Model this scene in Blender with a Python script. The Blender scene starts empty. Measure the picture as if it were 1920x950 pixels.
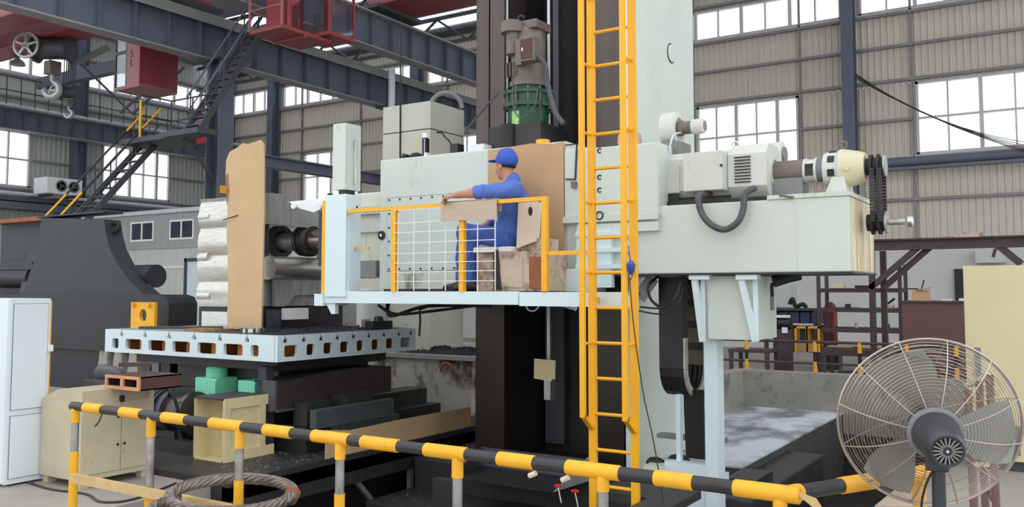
import bpy, bmesh, math, random
import numpy as np
from mathutils import Vector, Matrix
R = random.Random(7)
SC = bpy.context.scene
COL = SC.collection
# ------------------------------------------------------------------ camera
F, CX, CY, HOR, HC = 1640.0, 960.0, 440.0, 545.0, 1.75
YAW = math.radians(32.6); PITCH = math.atan((HOR-CY)/F)
cam = bpy.data.cameras.new('camera'); co = bpy.data.objects.new('camera', cam); COL.objects.link(co)
cam.sensor_fit = 'HORIZONTAL'; cam.sensor_width = 36; cam.lens = F/1920*36
cam.shift_y = (CY-475)/1920; cam.clip_start = .05; cam.clip_end = 300
co.location = (0, 0, HC); co.rotation_euler = (math.pi/2+PITCH, 0, YAW); SC.camera = co
# ------------------------------------------------------------------ daylight
wd = bpy.data.worlds.new('overcast_sky'); SC.world = wd; wd.use_nodes = True
bg = wd.node_tree.nodes['Background']; bg.inputs[0].default_value = (.93, .97, 1, 1); bg.inputs[1].default_value = 1.0
SC.view_settings.view_transform = 'Standard'; SC.view_settings.look = 'None'
SC.view_settings.exposure = .72; SC.view_settings.gamma = 1; SC.view_settings.use_curve_mapping = False
# ------------------------------------------------------------------ helpers
CAMP = Vector((0, 0, HC)); RM = co.rotation_euler.to_matrix()
def ray(px, py): return RM @ Vector(((px-CX)/F, -(py-CY)/F, -1))
def onY(px, py, Y): d = ray(px, py); return CAMP + d*(Y/d.y)
def onX(px, py, X): d = ray(px, py); return CAMP + d*(X/d.x)
def onZ(px, py, Z): d = ray(px, py); return CAMP + d*((Z-HC)/d.z)
def onD(px, py, D): return CAMP + ray(px, py)*D
V = Vector
def lin(c): return tuple(((v/255)/12.92 if v/255 <= .04045 else ((v/255+.055)/1.055)**2.4) for v in c)
def mat(name, c, rough=.5, metal=0, var=.12, scale=4, dirt=None, bump=0, bscale=40, stretch=(1, 1, 1), spec=.5):
    """painted / metal / board surface: colour noise, optional dirt = (colour, threshold, scale, stretch), fine relief"""
    m = bpy.data.materials.new(name); m.use_nodes = True; nt = m.node_tree; N = nt.nodes; L = nt.links
    b = N['Principled BSDF']; b.inputs['Roughness'].default_value = rough; b.inputs['Metallic'].default_value = metal
    b.inputs['Specular IOR Level'].default_value = spec
    c = lin(c); tc = N.new('ShaderNodeTexCoord')
    mp = N.new('ShaderNodeMapping'); mp.inputs['Scale'].default_value = stretch; L.new(tc.outputs['Object'], mp.inputs[0])
    n1 = N.new('ShaderNodeTexNoise'); n1.inputs['Scale'].default_value = scale; n1.inputs['Detail'].default_value = 5
    L.new(mp.outputs[0], n1.inputs[0])
    r1 = N.new('ShaderNodeValToRGB'); e = r1.color_ramp.elements
    e[0].position = .3; e[1].position = .7
    e[0].color = (*[x*(1-var) for x in c], 1); e[1].color = (*[min(1, x*(1+var)) for x in c], 1)
    L.new(n1.outputs[0], r1.inputs[0]); out = r1.outputs[0]
    if dirt:
        dc, th, ds, dst = dirt
        mp2 = N.new('ShaderNodeMapping'); mp2.inputs['Scale'].default_value = dst; mp2.inputs['Location'].default_value = (3.1, 1.7, .4)
        L.new(tc.outputs['Object'], mp2.inputs[0])
        n2 = N.new('ShaderNodeTexNoise'); n2.inputs['Scale'].default_value = ds; n2.inputs['Detail'].default_value = 8; n2.inputs['Roughness'].default_value = .65
        L.new(mp2.outputs[0], n2.inputs[0])
        r2 = N.new('ShaderNodeValToRGB'); r2.color_ramp.elements[0].position = th; r2.color_ramp.elements[1].position = min(1, th+.16)
        r2.color_ramp.elements[0].color = (0, 0, 0, 1); r2.color_ramp.elements[1].color = (1, 1, 1, 1); L.new(n2.outputs[0], r2.inputs[0])
        mx = N.new('ShaderNodeMixRGB'); L.new(r2.outputs[0], mx.inputs[0]); L.new(out, mx.inputs[1]); mx.inputs[2].default_value = (*lin(dc), 1); out = mx.outputs[0]
    L.new(out, b.inputs['Base Color'])
    if bump:
        n3 = N.new('ShaderNodeTexNoise'); n3.inputs['Scale'].default_value = bscale; n3.inputs['Detail'].default_value = 4; L.new(mp.outputs[0], n3.inputs[0])
        bp = N.new('ShaderNodeBump'); bp.inputs['Strength'].default_value = bump; bp.inputs['Distance'].default_value = .02
        L.new(n3.outputs[0], bp.inputs['Height']); L.new(bp.outputs[0], b.inputs['Normal'])
    return m
M = {}
M['mint'] = mat('mint_machine_paint', (206, 214, 206), .42, 0, .04, 2, ((150, 142, 118), .66, 2.2, (1, 1, .55)))
M['mint_dirty'] = mat('mint_paint_oil_stained', (208, 212, 198), .45, 0, .06, 3, ((120, 108, 84), .56, 3.0, (1, 1, .4)))
M['mint_rust'] = mat('mint_paint_rust_streaks', (216, 212, 186), .5, 0, .06, 3, ((186, 140, 62), .47, 5.0, (1.5, 2.6, .14)))
M['bluewhite'] = mat('pale_blue_paint', (214, 230, 234), .4, 0, .03, 2, ((150, 160, 160), .72, 4, (1, 1, .4)))
M['cabwhite'] = mat('white_cabinet_paint', (222, 232, 238), .4, 0, .02, 2)
M['yellow'] = mat('yellow_safety_paint', (246, 178, 26), .42, 0, .06, 5, ((190, 120, 20), .72, 14, (1, 1, .5)))
M['yellow_worn'] = mat('worn_yellow_tape', (242, 176, 34), .5, 0, .08, 9, ((110, 74, 24), .68, 22, (1, 1, 1)))
M['tan'] = mat('faded_yellow_paint', (206, 176, 124), .6, 0, .12, 9, ((120, 96, 64), .64, 12, (1, 1, 1)))
M['railblack'] = mat('black_rail_paint', (46, 44, 46), .4, 0, .2, 12)
M['steelpipe'] = mat('bare_steel_pipe', (170, 168, 166), .35, .75, .25, 14, ((70, 64, 60), .6, 14, (1, 1, .5)))
M['girder'] = mat('blue_grey_girder_paint', (92, 99, 114), .55, 0, .08, 1.5)
M['girder_l'] = mat('grey_flange_paint', (140, 136, 136), .55, 0, .1, 2)
M['darksteel'] = mat('dark_structure_paint', (64, 66, 72), .55, 0, .15, 2)
M['black'] = mat('black_oily_steel', (38, 36, 38), .45, 0, .3, 4)
M['blackplate'] = mat('black_floor_plate', (58, 56, 56), .5, .2, .25, 3, ((92, 90, 90), .62, 3.5, (1, 3, 1)), .15, 30)
M['guide'] = mat('brown_guideway_steel', (86, 76, 74), .32, .5, .12, 3, None, 0, 40, (3, 3, .25))
M['guide_oily'] = mat('speckled_oily_guideway', (56, 50, 42), .3, .55, .35, 60, ((104, 92, 66), .62, 90, (1, 1, 1)))
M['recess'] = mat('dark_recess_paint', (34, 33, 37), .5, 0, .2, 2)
M['recess_grey'] = mat('dull_recess_panel', (84, 84, 92), .45, .2, .15, 2)
M['steel'] = mat('machined_steel', (206, 206, 202), .3, .85, .12, 6, None, 0, 40, (1, 1, 8))
M['steel_d'] = mat('dull_machined_steel', (176, 178, 176), .42, .55, .2, 5, None, 0, 40, (3, 3, .6))
M['alu'] = mat('milled_aluminium', (204, 202, 194), .34, .7, .16, 6, None, 0, 40, (1, 1, 10))
M['spindle'] = mat('polished_spindle_steel', (150, 132, 126), .22, .9, .12, 8)
M['card'] = mat('brown_cardboard', (196, 160, 122), .85, 0, .05, 3, ((170, 130, 92), .66, 6, (1, 1, .4)))
M['card_l'] = mat('tan_cardboard', (204, 170, 130), .85, 0, .05, 3, ((168, 130, 92), .66, 7, (1, 1, .4)))
M['card_p'] = mat('pale_cardboard', (198, 176, 156), .85, 0, .06, 3, None, .2, 30, (1, 1, 6))
M['board'] = mat('worn_particle_board', (205, 172, 132), .8, 0, .06, 2.5, ((140, 108, 76), .68, 9, (1, 1, .6)), .12, 60)
M['board_edge'] = mat('torn_board_edge', (150, 112, 76), .9, 0, .25, 20)
M['beige'] = mat('beige_cabinet_paint', (196, 184, 156), .5, 0, .08, 3, ((120, 106, 82), .6, 4.5, (1, 1, .5)))
M['cream'] = mat('cream_box_paint', (222, 206, 160), .5, 0, .06, 3, ((110, 96, 66), .66, 7, (1, 1, .6)))
M['tower'] = mat('beige_tower_paint', (192, 188, 174), .5, 0, .05, 2)
M['creampanel'] = mat('cream_yellow_panel_paint', (222, 210, 166), .5, 0, .04, 1.5, ((176, 164, 124), .68, 5, (1, 1, .7)))
M['brownpanel'] = mat('brown_cabinet_paint', (104, 74, 72), .5, 0, .06, 2)
M['brownsteel'] = mat('brown_primer_steel', (74, 58, 62), .6, 0, .15, 4)
M['rustpole'] = mat('rust_red_pole_paint', (114, 86, 82), .6, 0, .15, 8)
M['red'] = mat('crane_red_paint', (138, 56, 60), .5, 0, .08, 1.5)
M['redlight'] = mat('dusty_red_paint', (142, 92, 97), .55, 0, .08, 1.5)
M['exred'] = mat('fire_red_paint', (200, 36, 44), .35, 0, .05, 3)
M['green'] = mat('green_reducer_paint', (30, 78, 56), .4, 0, .15, 5, ((20, 40, 32), .6, 6, (1, 1, 1)))
M['greenglass'] = mat('green_sight_glass', (150, 205, 120), .15, 0, .35, 14)
M['lgreen'] = mat('mint_green_pump_paint', (130, 226, 190), .45, 0, .08, 3, ((60, 110, 92), .64, 5, (1, 1, 1)))
M['motorgrey'] = mat('grimy_motor_paint', (116, 106, 96), .5, .1, .15, 5, ((78, 68, 60), .55, 6, (1, 1, .6)))
M['motorwhite'] = mat('white_motor_paint', (208, 210, 202), .42, 0, .05, 4, ((150, 144, 128), .62, 6, (1, 1, .7)))
M['motorcream'] = mat('cream_gearbox_paint', (216, 206, 172), .42, 0, .06, 4, ((130, 104, 62), .6, 6, (1, 1, .6)))
M['midgrey'] = mat('mid_grey_paint', (130, 130, 132), .5, .2, .12, 4)
M['rubber'] = mat('black_rubber', (30, 29, 31), .6, 0, .2, 8)
M['hose'] = mat('grey_hose', (78, 78, 82), .5, 0, .1, 8)
M['casting'] = mat('dark_grey_casting_paint', (48, 50, 57), .55, 0, .12, 1.2, ((92, 80, 70), .68, 1.6, (1, 1, 1)))
M['casting_b'] = mat('black_casting_base', (36, 37, 42), .5, 0, .2, 1.5, ((70, 62, 54), .7, 3, (1, 1, 1)))
M['wall'] = mat('galvanised_wall_sheet', (206, 198, 184), .5, .1, .06, .8)
M['wall_left'] = mat('grey_wall_sheet', (186, 188, 184), .5, .1, .06, .8)
M['girt'] = mat('wall_girt_steel', (134, 132, 136), .5, .2, .1, 2)
M['plaster'] = mat('white_plaster', (206, 206, 204), .8, 0, .06, .6, ((160, 158, 154), .68, 1.2, (1, 1, 1)))
M['office'] = mat('pale_office_panel', (196, 200, 198), .5, 0, .03, 1)
M['office_up'] = mat('grey_office_fascia', (164, 166, 166), .5, 0, .03, 1)
M['alufr'] = mat('aluminium_window_frame', (196, 190, 190), .45, .2, .05, 3)
M['windowdark'] = mat('dark_window_glass', (60, 64, 78), .12, 0, .2, 3)
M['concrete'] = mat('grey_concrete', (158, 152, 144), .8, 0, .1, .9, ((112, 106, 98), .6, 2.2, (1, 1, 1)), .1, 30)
M['lowwall'] = mat('mottled_concrete_kerb', (150, 146, 136), .85, 0, .15, 2, ((96, 92, 86), .54, 3, (1, 1, 1)), .15, 30)
M['slab'] = mat('dusty_slab_top', (112, 114, 120), .6, 0, .2, 1.2, ((206, 212, 220), .42, .9, (1.3, .8, 1)))
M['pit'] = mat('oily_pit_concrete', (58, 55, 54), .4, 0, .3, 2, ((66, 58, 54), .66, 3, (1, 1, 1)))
M['peel'] = mat('peeling_whitewash', (186, 180, 168), .85, 0, .1, 3, ((66, 52, 46), .44, 2.6, (1, 1, .8)), .25, 30)
M['rustbox'] = mat('rusty_beige_box', (196, 176, 158), .6, 0, .1, 5, ((110, 70, 48), .5, 5, (1, 1, .8)))
M['rust'] = mat('rust_orange', (150, 88, 56), .75, 0, .2, 6)
M['orange'] = mat('orange_primer', (222, 138, 64), .6, 0, .15, 5)
M['rope'] = mat('greasy_wire_rope', (128, 118, 112), .35, .7, .3, 25, ((66, 54, 48), .58, 25, (1, 1, 1)))
M['rope_thin'] = mat('thin_cable', (52, 48, 48), .5, 0, .2, 8)
M['wire'] = mat('white_mesh_wire', (236, 236, 232), .4, 0, .04, 8)
M['cage'] = mat('chrome_fan_wire', (186, 174, 164), .3, .75, .1, 8)
M['fanblack'] = mat('fan_black_plastic', (54, 55, 60), .35, 0, .1, 5)
M['fangrey'] = mat('fan_grey_blade', (148, 148, 142), .4, .2, .08, 4)
M['suit'] = mat('blue_work_suit', (84, 112, 188), .85, 0, .14, 5, None, .25, 14)
M['suit_dark'] = mat('blue_work_trousers', (66, 96, 176), .85, 0, .16, 5, None, .3, 14)
M['cap'] = mat('royal_blue_cap', (56, 92, 190), .8, 0, .1, 8)
M['skin'] = mat('tanned_skin', (188, 134, 108), .55, 0, .06, 10)
M['hair'] = mat('black_hair', (28, 26, 26), .7, 0, .2, 20)
M['shoe'] = mat('black_work_shoe', (34, 33, 36), .5, 0, .15, 9)
M['white'] = mat('plain_white', (236, 236, 236), .5, 0, .03, 4)
M['seatwhite'] = mat('white_seat_foam', (232, 228, 222), .7, 0, .04, 8)
M['pinkboard'] = mat('pale_seatback_board', (222, 200, 182), .7, 0, .05, 5)
M['blue'] = mat('blue_plastic', (44, 76, 150), .4, 0, .1, 4)
M['navy'] = mat('navy_bin_plastic', (44, 52, 84), .45, 0, .1, 4)
M['ceiling'] = mat('roof_sheet', (128, 130, 136), .6, 0, .05, 1)
M['swarf'] = mat('blue_black_swarf', (40, 42, 56), .35, .6, .5, 60, ((120, 124, 150), .66, 70, (1, 1, 1)), .8, 90)
M['chip'] = mat('bright_metal_chip', (190, 192, 206), .25, .8, .2, 20)
M['paper'] = mat('white_paper', (222, 222, 226), .7, 0, .05, 4)
M['pink'] = mat('pink_wrapped_bundle', (216, 176, 170), .6, 0, .1, 9)
M['ledstrip'] = mat('pale_pipe_paint', (206, 210, 214), .4, 0, .05, 3)
M['darkconc'] = mat('dark_trench_concrete', (74, 72, 70), .8, 0, .15, 2, ((50, 48, 46), .55, 2, (1, 1, .4)))
M['darkred'] = mat('dark_red_cylinder_paint', (132, 34, 42), .4, 0, .1, 3)
M['tanrust'] = mat('rusty_tan_primer', (206, 152, 110), .65, 0, .12, 6, ((130, 78, 50), .62, 8, (1, 1, 1)))
M['tealgrey'] = mat('dark_teal_grey_paint', (70, 78, 80), .5, 0, .12, 3)
M['rustdark'] = mat('dark_rust_red', (84, 54, 50), .7, 0, .25, 5)
M['rimgrey'] = mat('pale_chain_rim', (186, 180, 172), .45, .3, .15, 8)
M['chaintan'] = mat('olive_tan_chain_link', (112, 102, 80), .5, .1, .15, 8)
def glassmat(name, tint, gl, rough=.05):
    m = bpy.data.materials.new(name); m.use_nodes = True; N = m.node_tree.nodes; L = m.node_tree.links; N.clear()
    o = N.new('ShaderNodeOutputMaterial'); t = N.new('ShaderNodeBsdfTransparent'); t.inputs[0].default_value = (*tint, 1)
    g = N.new('ShaderNodeBsdfGlossy'); g.inputs['Roughness'].default_value = rough; mx = N.new('ShaderNodeMixShader'); mx.inputs[0].default_value = gl
    L.new(t.outputs[0], mx.inputs[1]); L.new(g.outputs[0], mx.inputs[2]); L.new(mx.outputs[0], o.inputs[0]); return m
M['glass'] = glassmat('window_glass', (.96, .97, .98), .05)
M['cabglass'] = glassmat('cab_glass', (.88, .92, .93), .14)

def frame_of(d):
    d = d.normalized(); u = V((0, 0, 1)) if abs(d.z) < .95 else V((1, 0, 0))
    a = d.cross(u).normalized(); b = a.cross(d).normalized(); return d, a, b
class MB:
    def __init__(s): s.bm = bmesh.new()
    def _hull(s, vs, faces):
        vv = [s.bm.verts.new(v) for v in vs]
        for f in faces:
            try: s.bm.faces.new([vv[i] for i in f])
            except ValueError: pass
        return vv
    def box(s, x0, x1, y0, y1, z0, z1, bev=0):
        if bev:
            t = bmesh.new(); c = V(((x0+x1)/2, (y0+y1)/2, (z0+z1)/2))
            bmesh.ops.create_cube(t, size=1, matrix=Matrix.Translation(c) @ Matrix.Diagonal((x1-x0, y1-y0, z1-z0, 1)))
            bmesh.ops.bevel(t, geom=t.edges[:], offset=bev, segments=2, affect='EDGES', profile=.6); s.join(t); return s
        s._hull([(x0,y0,z0),(x1,y0,z0),(x1,y1,z0),(x0,y1,z0),(x0,y0,z1),(x1,y0,z1),(x1,y1,z1),(x0,y1,z1)],
                [(3,2,1,0),(4,5,6,7),(0,1,5,4),(1,2,6,5),(2,3,7,6),(3,0,4,7)]); return s
    def join(s, t):
        me = bpy.data.meshes.new('tmp'); t.to_mesh(me); t.free(); s.bm.from_mesh(me); bpy.data.meshes.remove(me)
    def beam(s, p0, p1, w, h, up=None):
        p0, p1 = V(p0), V(p1); d, a, b = frame_of(p1-p0)
        if up is not None: a = d.cross(V(up)).normalized(); b = a.cross(d).normalized()
        q = []
        for p in (p0, p1):
            for sa, sb in ((-1,-1),(1,-1),(1,1),(-1,1)): q.append(p+a*sa*w/2+b*sb*h/2)
        s._hull(q, [(0,1,2,3),(7,6,5,4),(0,4,5,1),(1,5,6,2),(2,6,7,3),(3,7,4,0)]); return s
    def ibeam(s, p0, p1, w, h, t, up=(0, 0, 1)):
        p0, p1 = V(p0), V(p1); d = (p1-p0).normalized(); a = d.cross(V(up)).normalized(); b = a.cross(d).normalized()
        s.beam(p0+b*(h/2-t/2), p1+b*(h/2-t/2), w, t, up); s.beam(p0-b*(h/2-t/2), p1-b*(h/2-t/2), w, t, up); s.beam(p0, p1, t, h-2*t, up); return s
    def lathe(s, o, ax, prof, n=20, cap=True):
        o = V(o); d, a, b = frame_of(V(ax)); rings = []
        for (t, r) in prof:
            rings.append([s.bm.verts.new(o+d*t+(a*math.cos(2*math.pi*k/n)+b*math.sin(2*math.pi*k/n))*max(r, 1e-4)) for k in range(n)])
        for i in range(len(rings)-1):
            for k in range(n): s.bm.faces.new([rings[i][k], rings[i][(k+1)%n], rings[i+1][(k+1)%n], rings[i+1][k]])
        if cap: s.bm.faces.new(rings[0][::-1]); s.bm.faces.new(rings[-1])
        return s
    def cyl(s, p0, p1, r, r2=None, n=12):
        p0, p1 = V(p0), V(p1); return s.lathe(p0, p1-p0, [(0, r), ((p1-p0).length, r if r2 is None else r2)], n)
    def tube(s, pts, r, n=7, closed=False):
        pts = [V(p) for p in pts]; m = len(pts); rings = []; prev = None
        for i, p in enumerate(pts):
            if closed: d = pts[(i+1)%m]-pts[i-1]
            else: d = pts[min(i+1, m-1)]-pts[max(i-1, 0)]
            d.normalize()
            if prev is None: _, a, b = frame_of(d)
            else:
                a = prev-d*prev.dot(d)
                if a.length < 1e-5: _, a, _ = frame_of(d)
                a.normalize(); b = a.cross(d)
            prev = a; b = d.cross(a); rr = r[i] if isinstance(r, (list, tuple)) else r
            rings.append([s.bm.verts.new(p+(a*math.cos(2*math.pi*k/n)+b*math.sin(2*math.pi*k/n))*rr) for k in range(n)])
        for i in range(m if closed else m-1):
            A, B = rings[i], rings[(i+1)%m]
            for k in range(n): s.bm.faces.new([A[k], A[(k+1)%n], B[(k+1)%n], B[k]])
        if not closed: s.bm.faces.new(rings[0][::-1]); s.bm.faces.new(rings[-1])
        return s
    def prism(s, pts, off):
        """closed outline (3-D points) pushed along off"""
        off = V(off); a = [s.bm.verts.new(V(p)) for p in pts]; b = [s.bm.verts.new(V(p)+off) for p in pts]; n = len(pts)
        s.bm.faces.new(a[::-1]); s.bm.faces.new(b)
        for i in range(n): s.bm.faces.new([a[i], a[(i+1)%n], b[(i+1)%n], b[i]])
        return s
    def plate(s, outer, holes, off):
        """flat plate with holes, pushed along off"""
        t = bmesh.new(); es = []; loops = []
        for lp in [outer]+list(holes):
            vv = [t.verts.new(V(p)) for p in lp]; loops.append(vv)
            es += [t.edges.new((vv[i], vv[(i+1)%len(vv)])) for i in range(len(vv))]
        bmesh.ops.triangle_fill(t, use_beauty=True, use_dissolve=False, edges=es)
        r = bmesh.ops.extrude_face_region(t, geom=t.faces[:])
        bmesh.ops.translate(t, verts=[g for g in r['geom'] if isinstance(g, bmesh.types.BMVert)], vec=V(off))
        s.join(t); return s
    def mesh(s, name, off, smooth, ang):
        bmesh.ops.recalc_face_normals(s.bm, faces=s.bm.faces[:])
        if off is not None: bmesh.ops.translate(s.bm, verts=s.bm.verts[:], vec=-off)
        me = bpy.data.meshes.new(name); s.bm.to_mesh(me); s.bm.free()
        if smooth:
            me.polygons.foreach_set('use_smooth', [True]*len(me.polygons)); me.set_sharp_from_angle(angle=math.radians(ang))
        return me
ORG = {}
def thing(name, label, cat, loc, group=None, kind=None):
    o = bpy.data.objects.new(name, None); COL.objects.link(o); o.location = V(loc); o.empty_display_size = .1
    o['label'] = label; o['category'] = cat
    if group: o['group'] = group
    ORG[o] = V(loc); return o
def part(mb, name, m, parent, smooth=False, ang=35, label=None, kind=None):
    off = ORG[parent]; o = bpy.data.objects.new(name, mb.mesh(name, off, smooth, ang)); COL.objects.link(o); o.parent = parent
    o.data.materials.append(M[m] if isinstance(m, str) else m); ORG[o] = off
    if label: o['label'] = label
    if kind: o['kind'] = kind
    return o
def solo(mb, name, m, label, cat, group=None, smooth=False, ang=35, kind=None):
    vs = [v.co for v in mb.bm.verts]
    c = V(((min(v.x for v in vs)+max(v.x for v in vs))/2, (min(v.y for v in vs)+max(v.y for v in vs))/2, min(v.z for v in vs)))
    o = bpy.data.objects.new(name, mb.mesh(name, c, smooth, ang)); COL.objects.link(o); o.location = c
    o.data.materials.append(M[m] if isinstance(m, str) else m)
    if label: o['label'] = label
    if cat: o['category'] = cat
    if group: o['group'] = group
    if kind: o['kind'] = kind
    ORG[o] = c; return o
def struct(mb, name, m, smooth=False): return solo(mb, name, m, None, None, None, smooth, 35, 'structure')
def inst(o, d, scale=None):
    c = o.copy(); COL.objects.link(c); c.location = o.location+V(d); ORG[c] = ORG[o]
    if scale: c.scale = scale
    return c
def dup(root, d, label, rotz=0):
    r = root.copy(); COL.objects.link(r); r.location = root.location+V(d); r.rotation_euler.z += rotz; r['label'] = label
    for ch in list(root.children):
        c = ch.copy(); COL.objects.link(c); c.parent = r
        for g in list(ch.children): e = g.copy(); COL.objects.link(e); e.parent = c
    return r
def catenary(a, b, sag, n=10):
    a, b = V(a), V(b); return [a.lerp(b, i/n)-V((0, 0, sag*4*(i/n)*(1-i/n))) for i in range(n+1)]
def arc(c, u, w, r, a0, a1, n):
    c, u, w = V(c), V(u), V(w); return [c+u*r*math.cos(a0+(a1-a0)*i/n)+w*r*math.sin(a0+(a1-a0)*i/n) for i in range(n+1)]
def spline(pts, n=6):
    pts = [V(p) for p in pts]; out = []
    for i in range(len(pts)-1):
        p0, p1, p2, p3 = pts[max(i-1, 0)], pts[i], pts[i+1], pts[min(i+2, len(pts)-1)]
        for k in range(n):
            t = k/n; out.append(.5*((2*p1)+(p2-p0)*t+(2*p0-5*p1+4*p2-p3)*t*t+(3*p1-p0-3*p2+p3)*t*t*t))
    out.append(pts[-1]); return out
# ------------------------------------------------------------------ the building
YB, XA = 27.0, -33.0
# floor pieces round the pit
fl = struct(MB().box(-34, 9, -12, 3.3, -.3, 0), 'floor', 'concrete')
part(MB().box(-34, -6.62, 3.3, 5.3, -.3, 0), 'concrete_bay', 'concrete', fl)
part(MB().box(-34, -3.7, 13.3, 28, -.3, 0), 'concrete_bay', 'concrete', fl)
part(MB().box(-3.7, 9, 13.3, 28, -.3, 0), 'concrete_bay', 'concrete', fl)
part(MB().box(-1.2, 9, 3.3, 13.3, -.3, 0), 'concrete_bay', 'concrete', fl)
part(MB().box(-34, -11.2, 5.3, 13.3, -.3, 0), 'concrete_bay', 'concrete', fl)
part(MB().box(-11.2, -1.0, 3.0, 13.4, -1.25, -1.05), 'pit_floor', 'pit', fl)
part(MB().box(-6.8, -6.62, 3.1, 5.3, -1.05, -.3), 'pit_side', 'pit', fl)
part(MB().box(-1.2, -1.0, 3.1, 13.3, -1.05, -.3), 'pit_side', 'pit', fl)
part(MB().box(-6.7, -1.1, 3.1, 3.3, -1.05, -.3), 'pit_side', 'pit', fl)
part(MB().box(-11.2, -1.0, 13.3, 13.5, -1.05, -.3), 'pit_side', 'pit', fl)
# corrugated sheet of 0.9 x 1 m, facing -Y, five ribs
def sheet_mesh():
    b = MB(); pts = []
    for k in range(5):
        x = k*.18; pts += [(x, 0), (x+.105, 0), (x+.125, -.035), (x+.16, -.035)]
    pts.append((.9, 0)); lo = [b.bm.verts.new((x, y, 0)) for x, y in pts]; hi = [b.bm.verts.new((x, y, 1)) for x, y in pts]
    lob = [b.bm.verts.new((x, y+.01, 0)) for x, y in pts]; hib = [b.bm.verts.new((x, y+.01, 1)) for x, y in pts]
    for i in range(len(pts)-1):
        b.bm.faces.new([lo[i], lo[i+1], hi[i+1], hi[i]]); b.bm.faces.new([lob[i+1], lob[i], hib[i], hib[i+1]])
    return b.mesh('wall_panel', None, False, 0)
SHM = sheet_mesh(); SHM.materials.append(M['wall']); SHL = SHM.copy(); SHL.materials[0] = M['wall_left']
def sheets(parent, along, a0, a1, z0, z1, me, fixed):
    n = max(1, round((a1-a0)/.9)); w = (a1-a0)/n
    for i in range(n):
        o = bpy.data.objects.new('wall_panel', me); COL.objects.link(o); o.parent = parent
        if along == 'x': o.location = V((a0+i*w, fixed, z0))-ORG[parent]
        else: o.rotation_euler.z = math.pi/2; o.location = V((fixed, a0+i*w, z0))-ORG[parent]
        o.scale = (w/.9, 1, z1-z0)
WN = [0]
def window(along, a0, a1, z0, z1, nc, nr, fixed, frame='alufr', heavy=2):
    """window with frame bars and separate panes; 'a' runs along x or y"""
    WN[0] += 1
    def P(a, d, z): return (a, fixed+d, z) if along == 'x' else (fixed-d, a, z)
    def bx(b, A0, A1, d0, d1, Z0, Z1):
        p, q = P(A0, d0, Z0), P(A1, d1, Z1); b.box(min(p[0],q[0]), max(p[0],q[0]), min(p[1],q[1]), max(p[1],q[1]), Z0, Z1)
    t = .07; b = MB()
    bx(b, a0, a1, -.06, .06, z0, z0+t); bx(b, a0, a1, -.06, .06, z1-t, z1); bx(b, a0, a0+t, -.06, .06, z0, z1); bx(b, a1-t, a1, -.06, .06, z0, z1)
    b0 = MB(); bx(b0, a0-.08, a1+.08, -.12, .06, z0-.08, z0)
    root = struct(b, 'window_%d' % WN[0], frame)
    part(b0, 'sill', frame, root)
    for i in range(1, nc):
        a = a0+(a1-a0)*i/nc; w = .05 if i % heavy == 0 else .022; m = MB(); bx(m, a-w, a+w, -.05, .05, z0+t, z1-t); part(m, 'mullion', frame, root)
    for j in range(1, nr):
        z = z0+(z1-z0)*j/nr; m = MB(); bx(m, a0+t, a1-t, -.04, .04, z-.03, z+.03); part(m, 'transom', frame, root)
    m = MB(); wq, hq = (a1-a0)/nc, (z1-z0)/nr; bx(m, a0, a0+wq, -.005, .005, z0, z0+hq); p0 = part(m, 'pane', 'glass', root)
    for i in range(nc):
        for j in range(nr):
            if i or j: inst(p0, (i*wq, 0, j*hq) if along == 'x' else (0, i*wq, j*hq))
    return root
Z1, Z2, Z3, Z4, Z5 = 3.1, 5.6, 7.7, 9.85, 10.85
# back wall: plastered foot, sheets, windows
wb = struct(MB().box(-33, 9, YB-.1, YB+.2, 0, Z1), 'wall_back', 'plaster')
lowB = [(-28.0, -24.76, 4), (-20.1, -16.9, 4), (-10.1, -6.86, 5), (-3.58, -.3, 4)]
colB = [-29.6, -21.5, -13.4, -5.3, 2.8]
def fill(parent, along, lo, hi, z0, z1, wins, me, fixed):
    cur = lo
    for w in sorted(wins):
        if w[0]-cur > .15: sheets(parent, along, cur, w[0], z0, z1, me, fixed)
        cur = w[1]
    if hi-cur > .15: sheets(parent, along, cur, hi, z0, z1, me, fixed)
fill(wb, 'x', -33, 9, Z1, Z2, [], SHM, YB); fill(wb, 'x', -33, 9, Z2, Z3, lowB, SHM, YB)
fill(wb, 'x', -33, 9, Z3, Z4, [], SHM, YB); fill(wb, 'x', -33, 9, Z5, 11.6, [], SHM, YB)
upB = [(-32.7, -29.85, 4), (-29.35, -21.75, 10), (-21.25, -13.65, 10), (-13.15, -5.55, 10), (-5.05, 2.55, 10)]
fill(wb, 'x', -33, 9, Z4, Z5, upB, SHM, YB)
for a0, a1, n in lowB: window('x', a0, a1, Z2, Z3, n, 2, YB)
for a0, a1, n in upB: window('x', a0, a1, Z4, Z5, n, 1, YB)
g0 = part(MB().box(-33, 9, YB-.16, YB-.045, 4.3, 4.38), 'girt', 'girt', wb)
for z in (Z1+.02, Z2-.12, 6.6, Z3+.05, 8.75, Z4-.14, Z5+.06):
    if z == 6.6:
        for a, b in ((-33, -28.1), (-24.7, -20.2), (-16.8, -10.2), (-6.8, -3.65), (-.2, 9)): part(MB().box(a, b, YB-.16, YB-.045, z, z+.08), 'girt', 'girt', wb)
    else: inst(g0, (0, 0, z-4.3))
for x in (-28.1, -24.68, -20.2, -16.8, -10.2, -6.78, -3.66, -.22): part(MB().box(x-.03, x+.03, YB-.12, YB-.05, Z1, 11.5), 'window_stud', 'girt', wb)
cb = MB(); cb.ibeam((-29.6, YB-.38, Z1), (-29.6, YB-.38, 11.5), .34, .42, .03, (0, 1, 0)); c0 = part(cb, 'wall_column', 'girder', wb)
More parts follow.
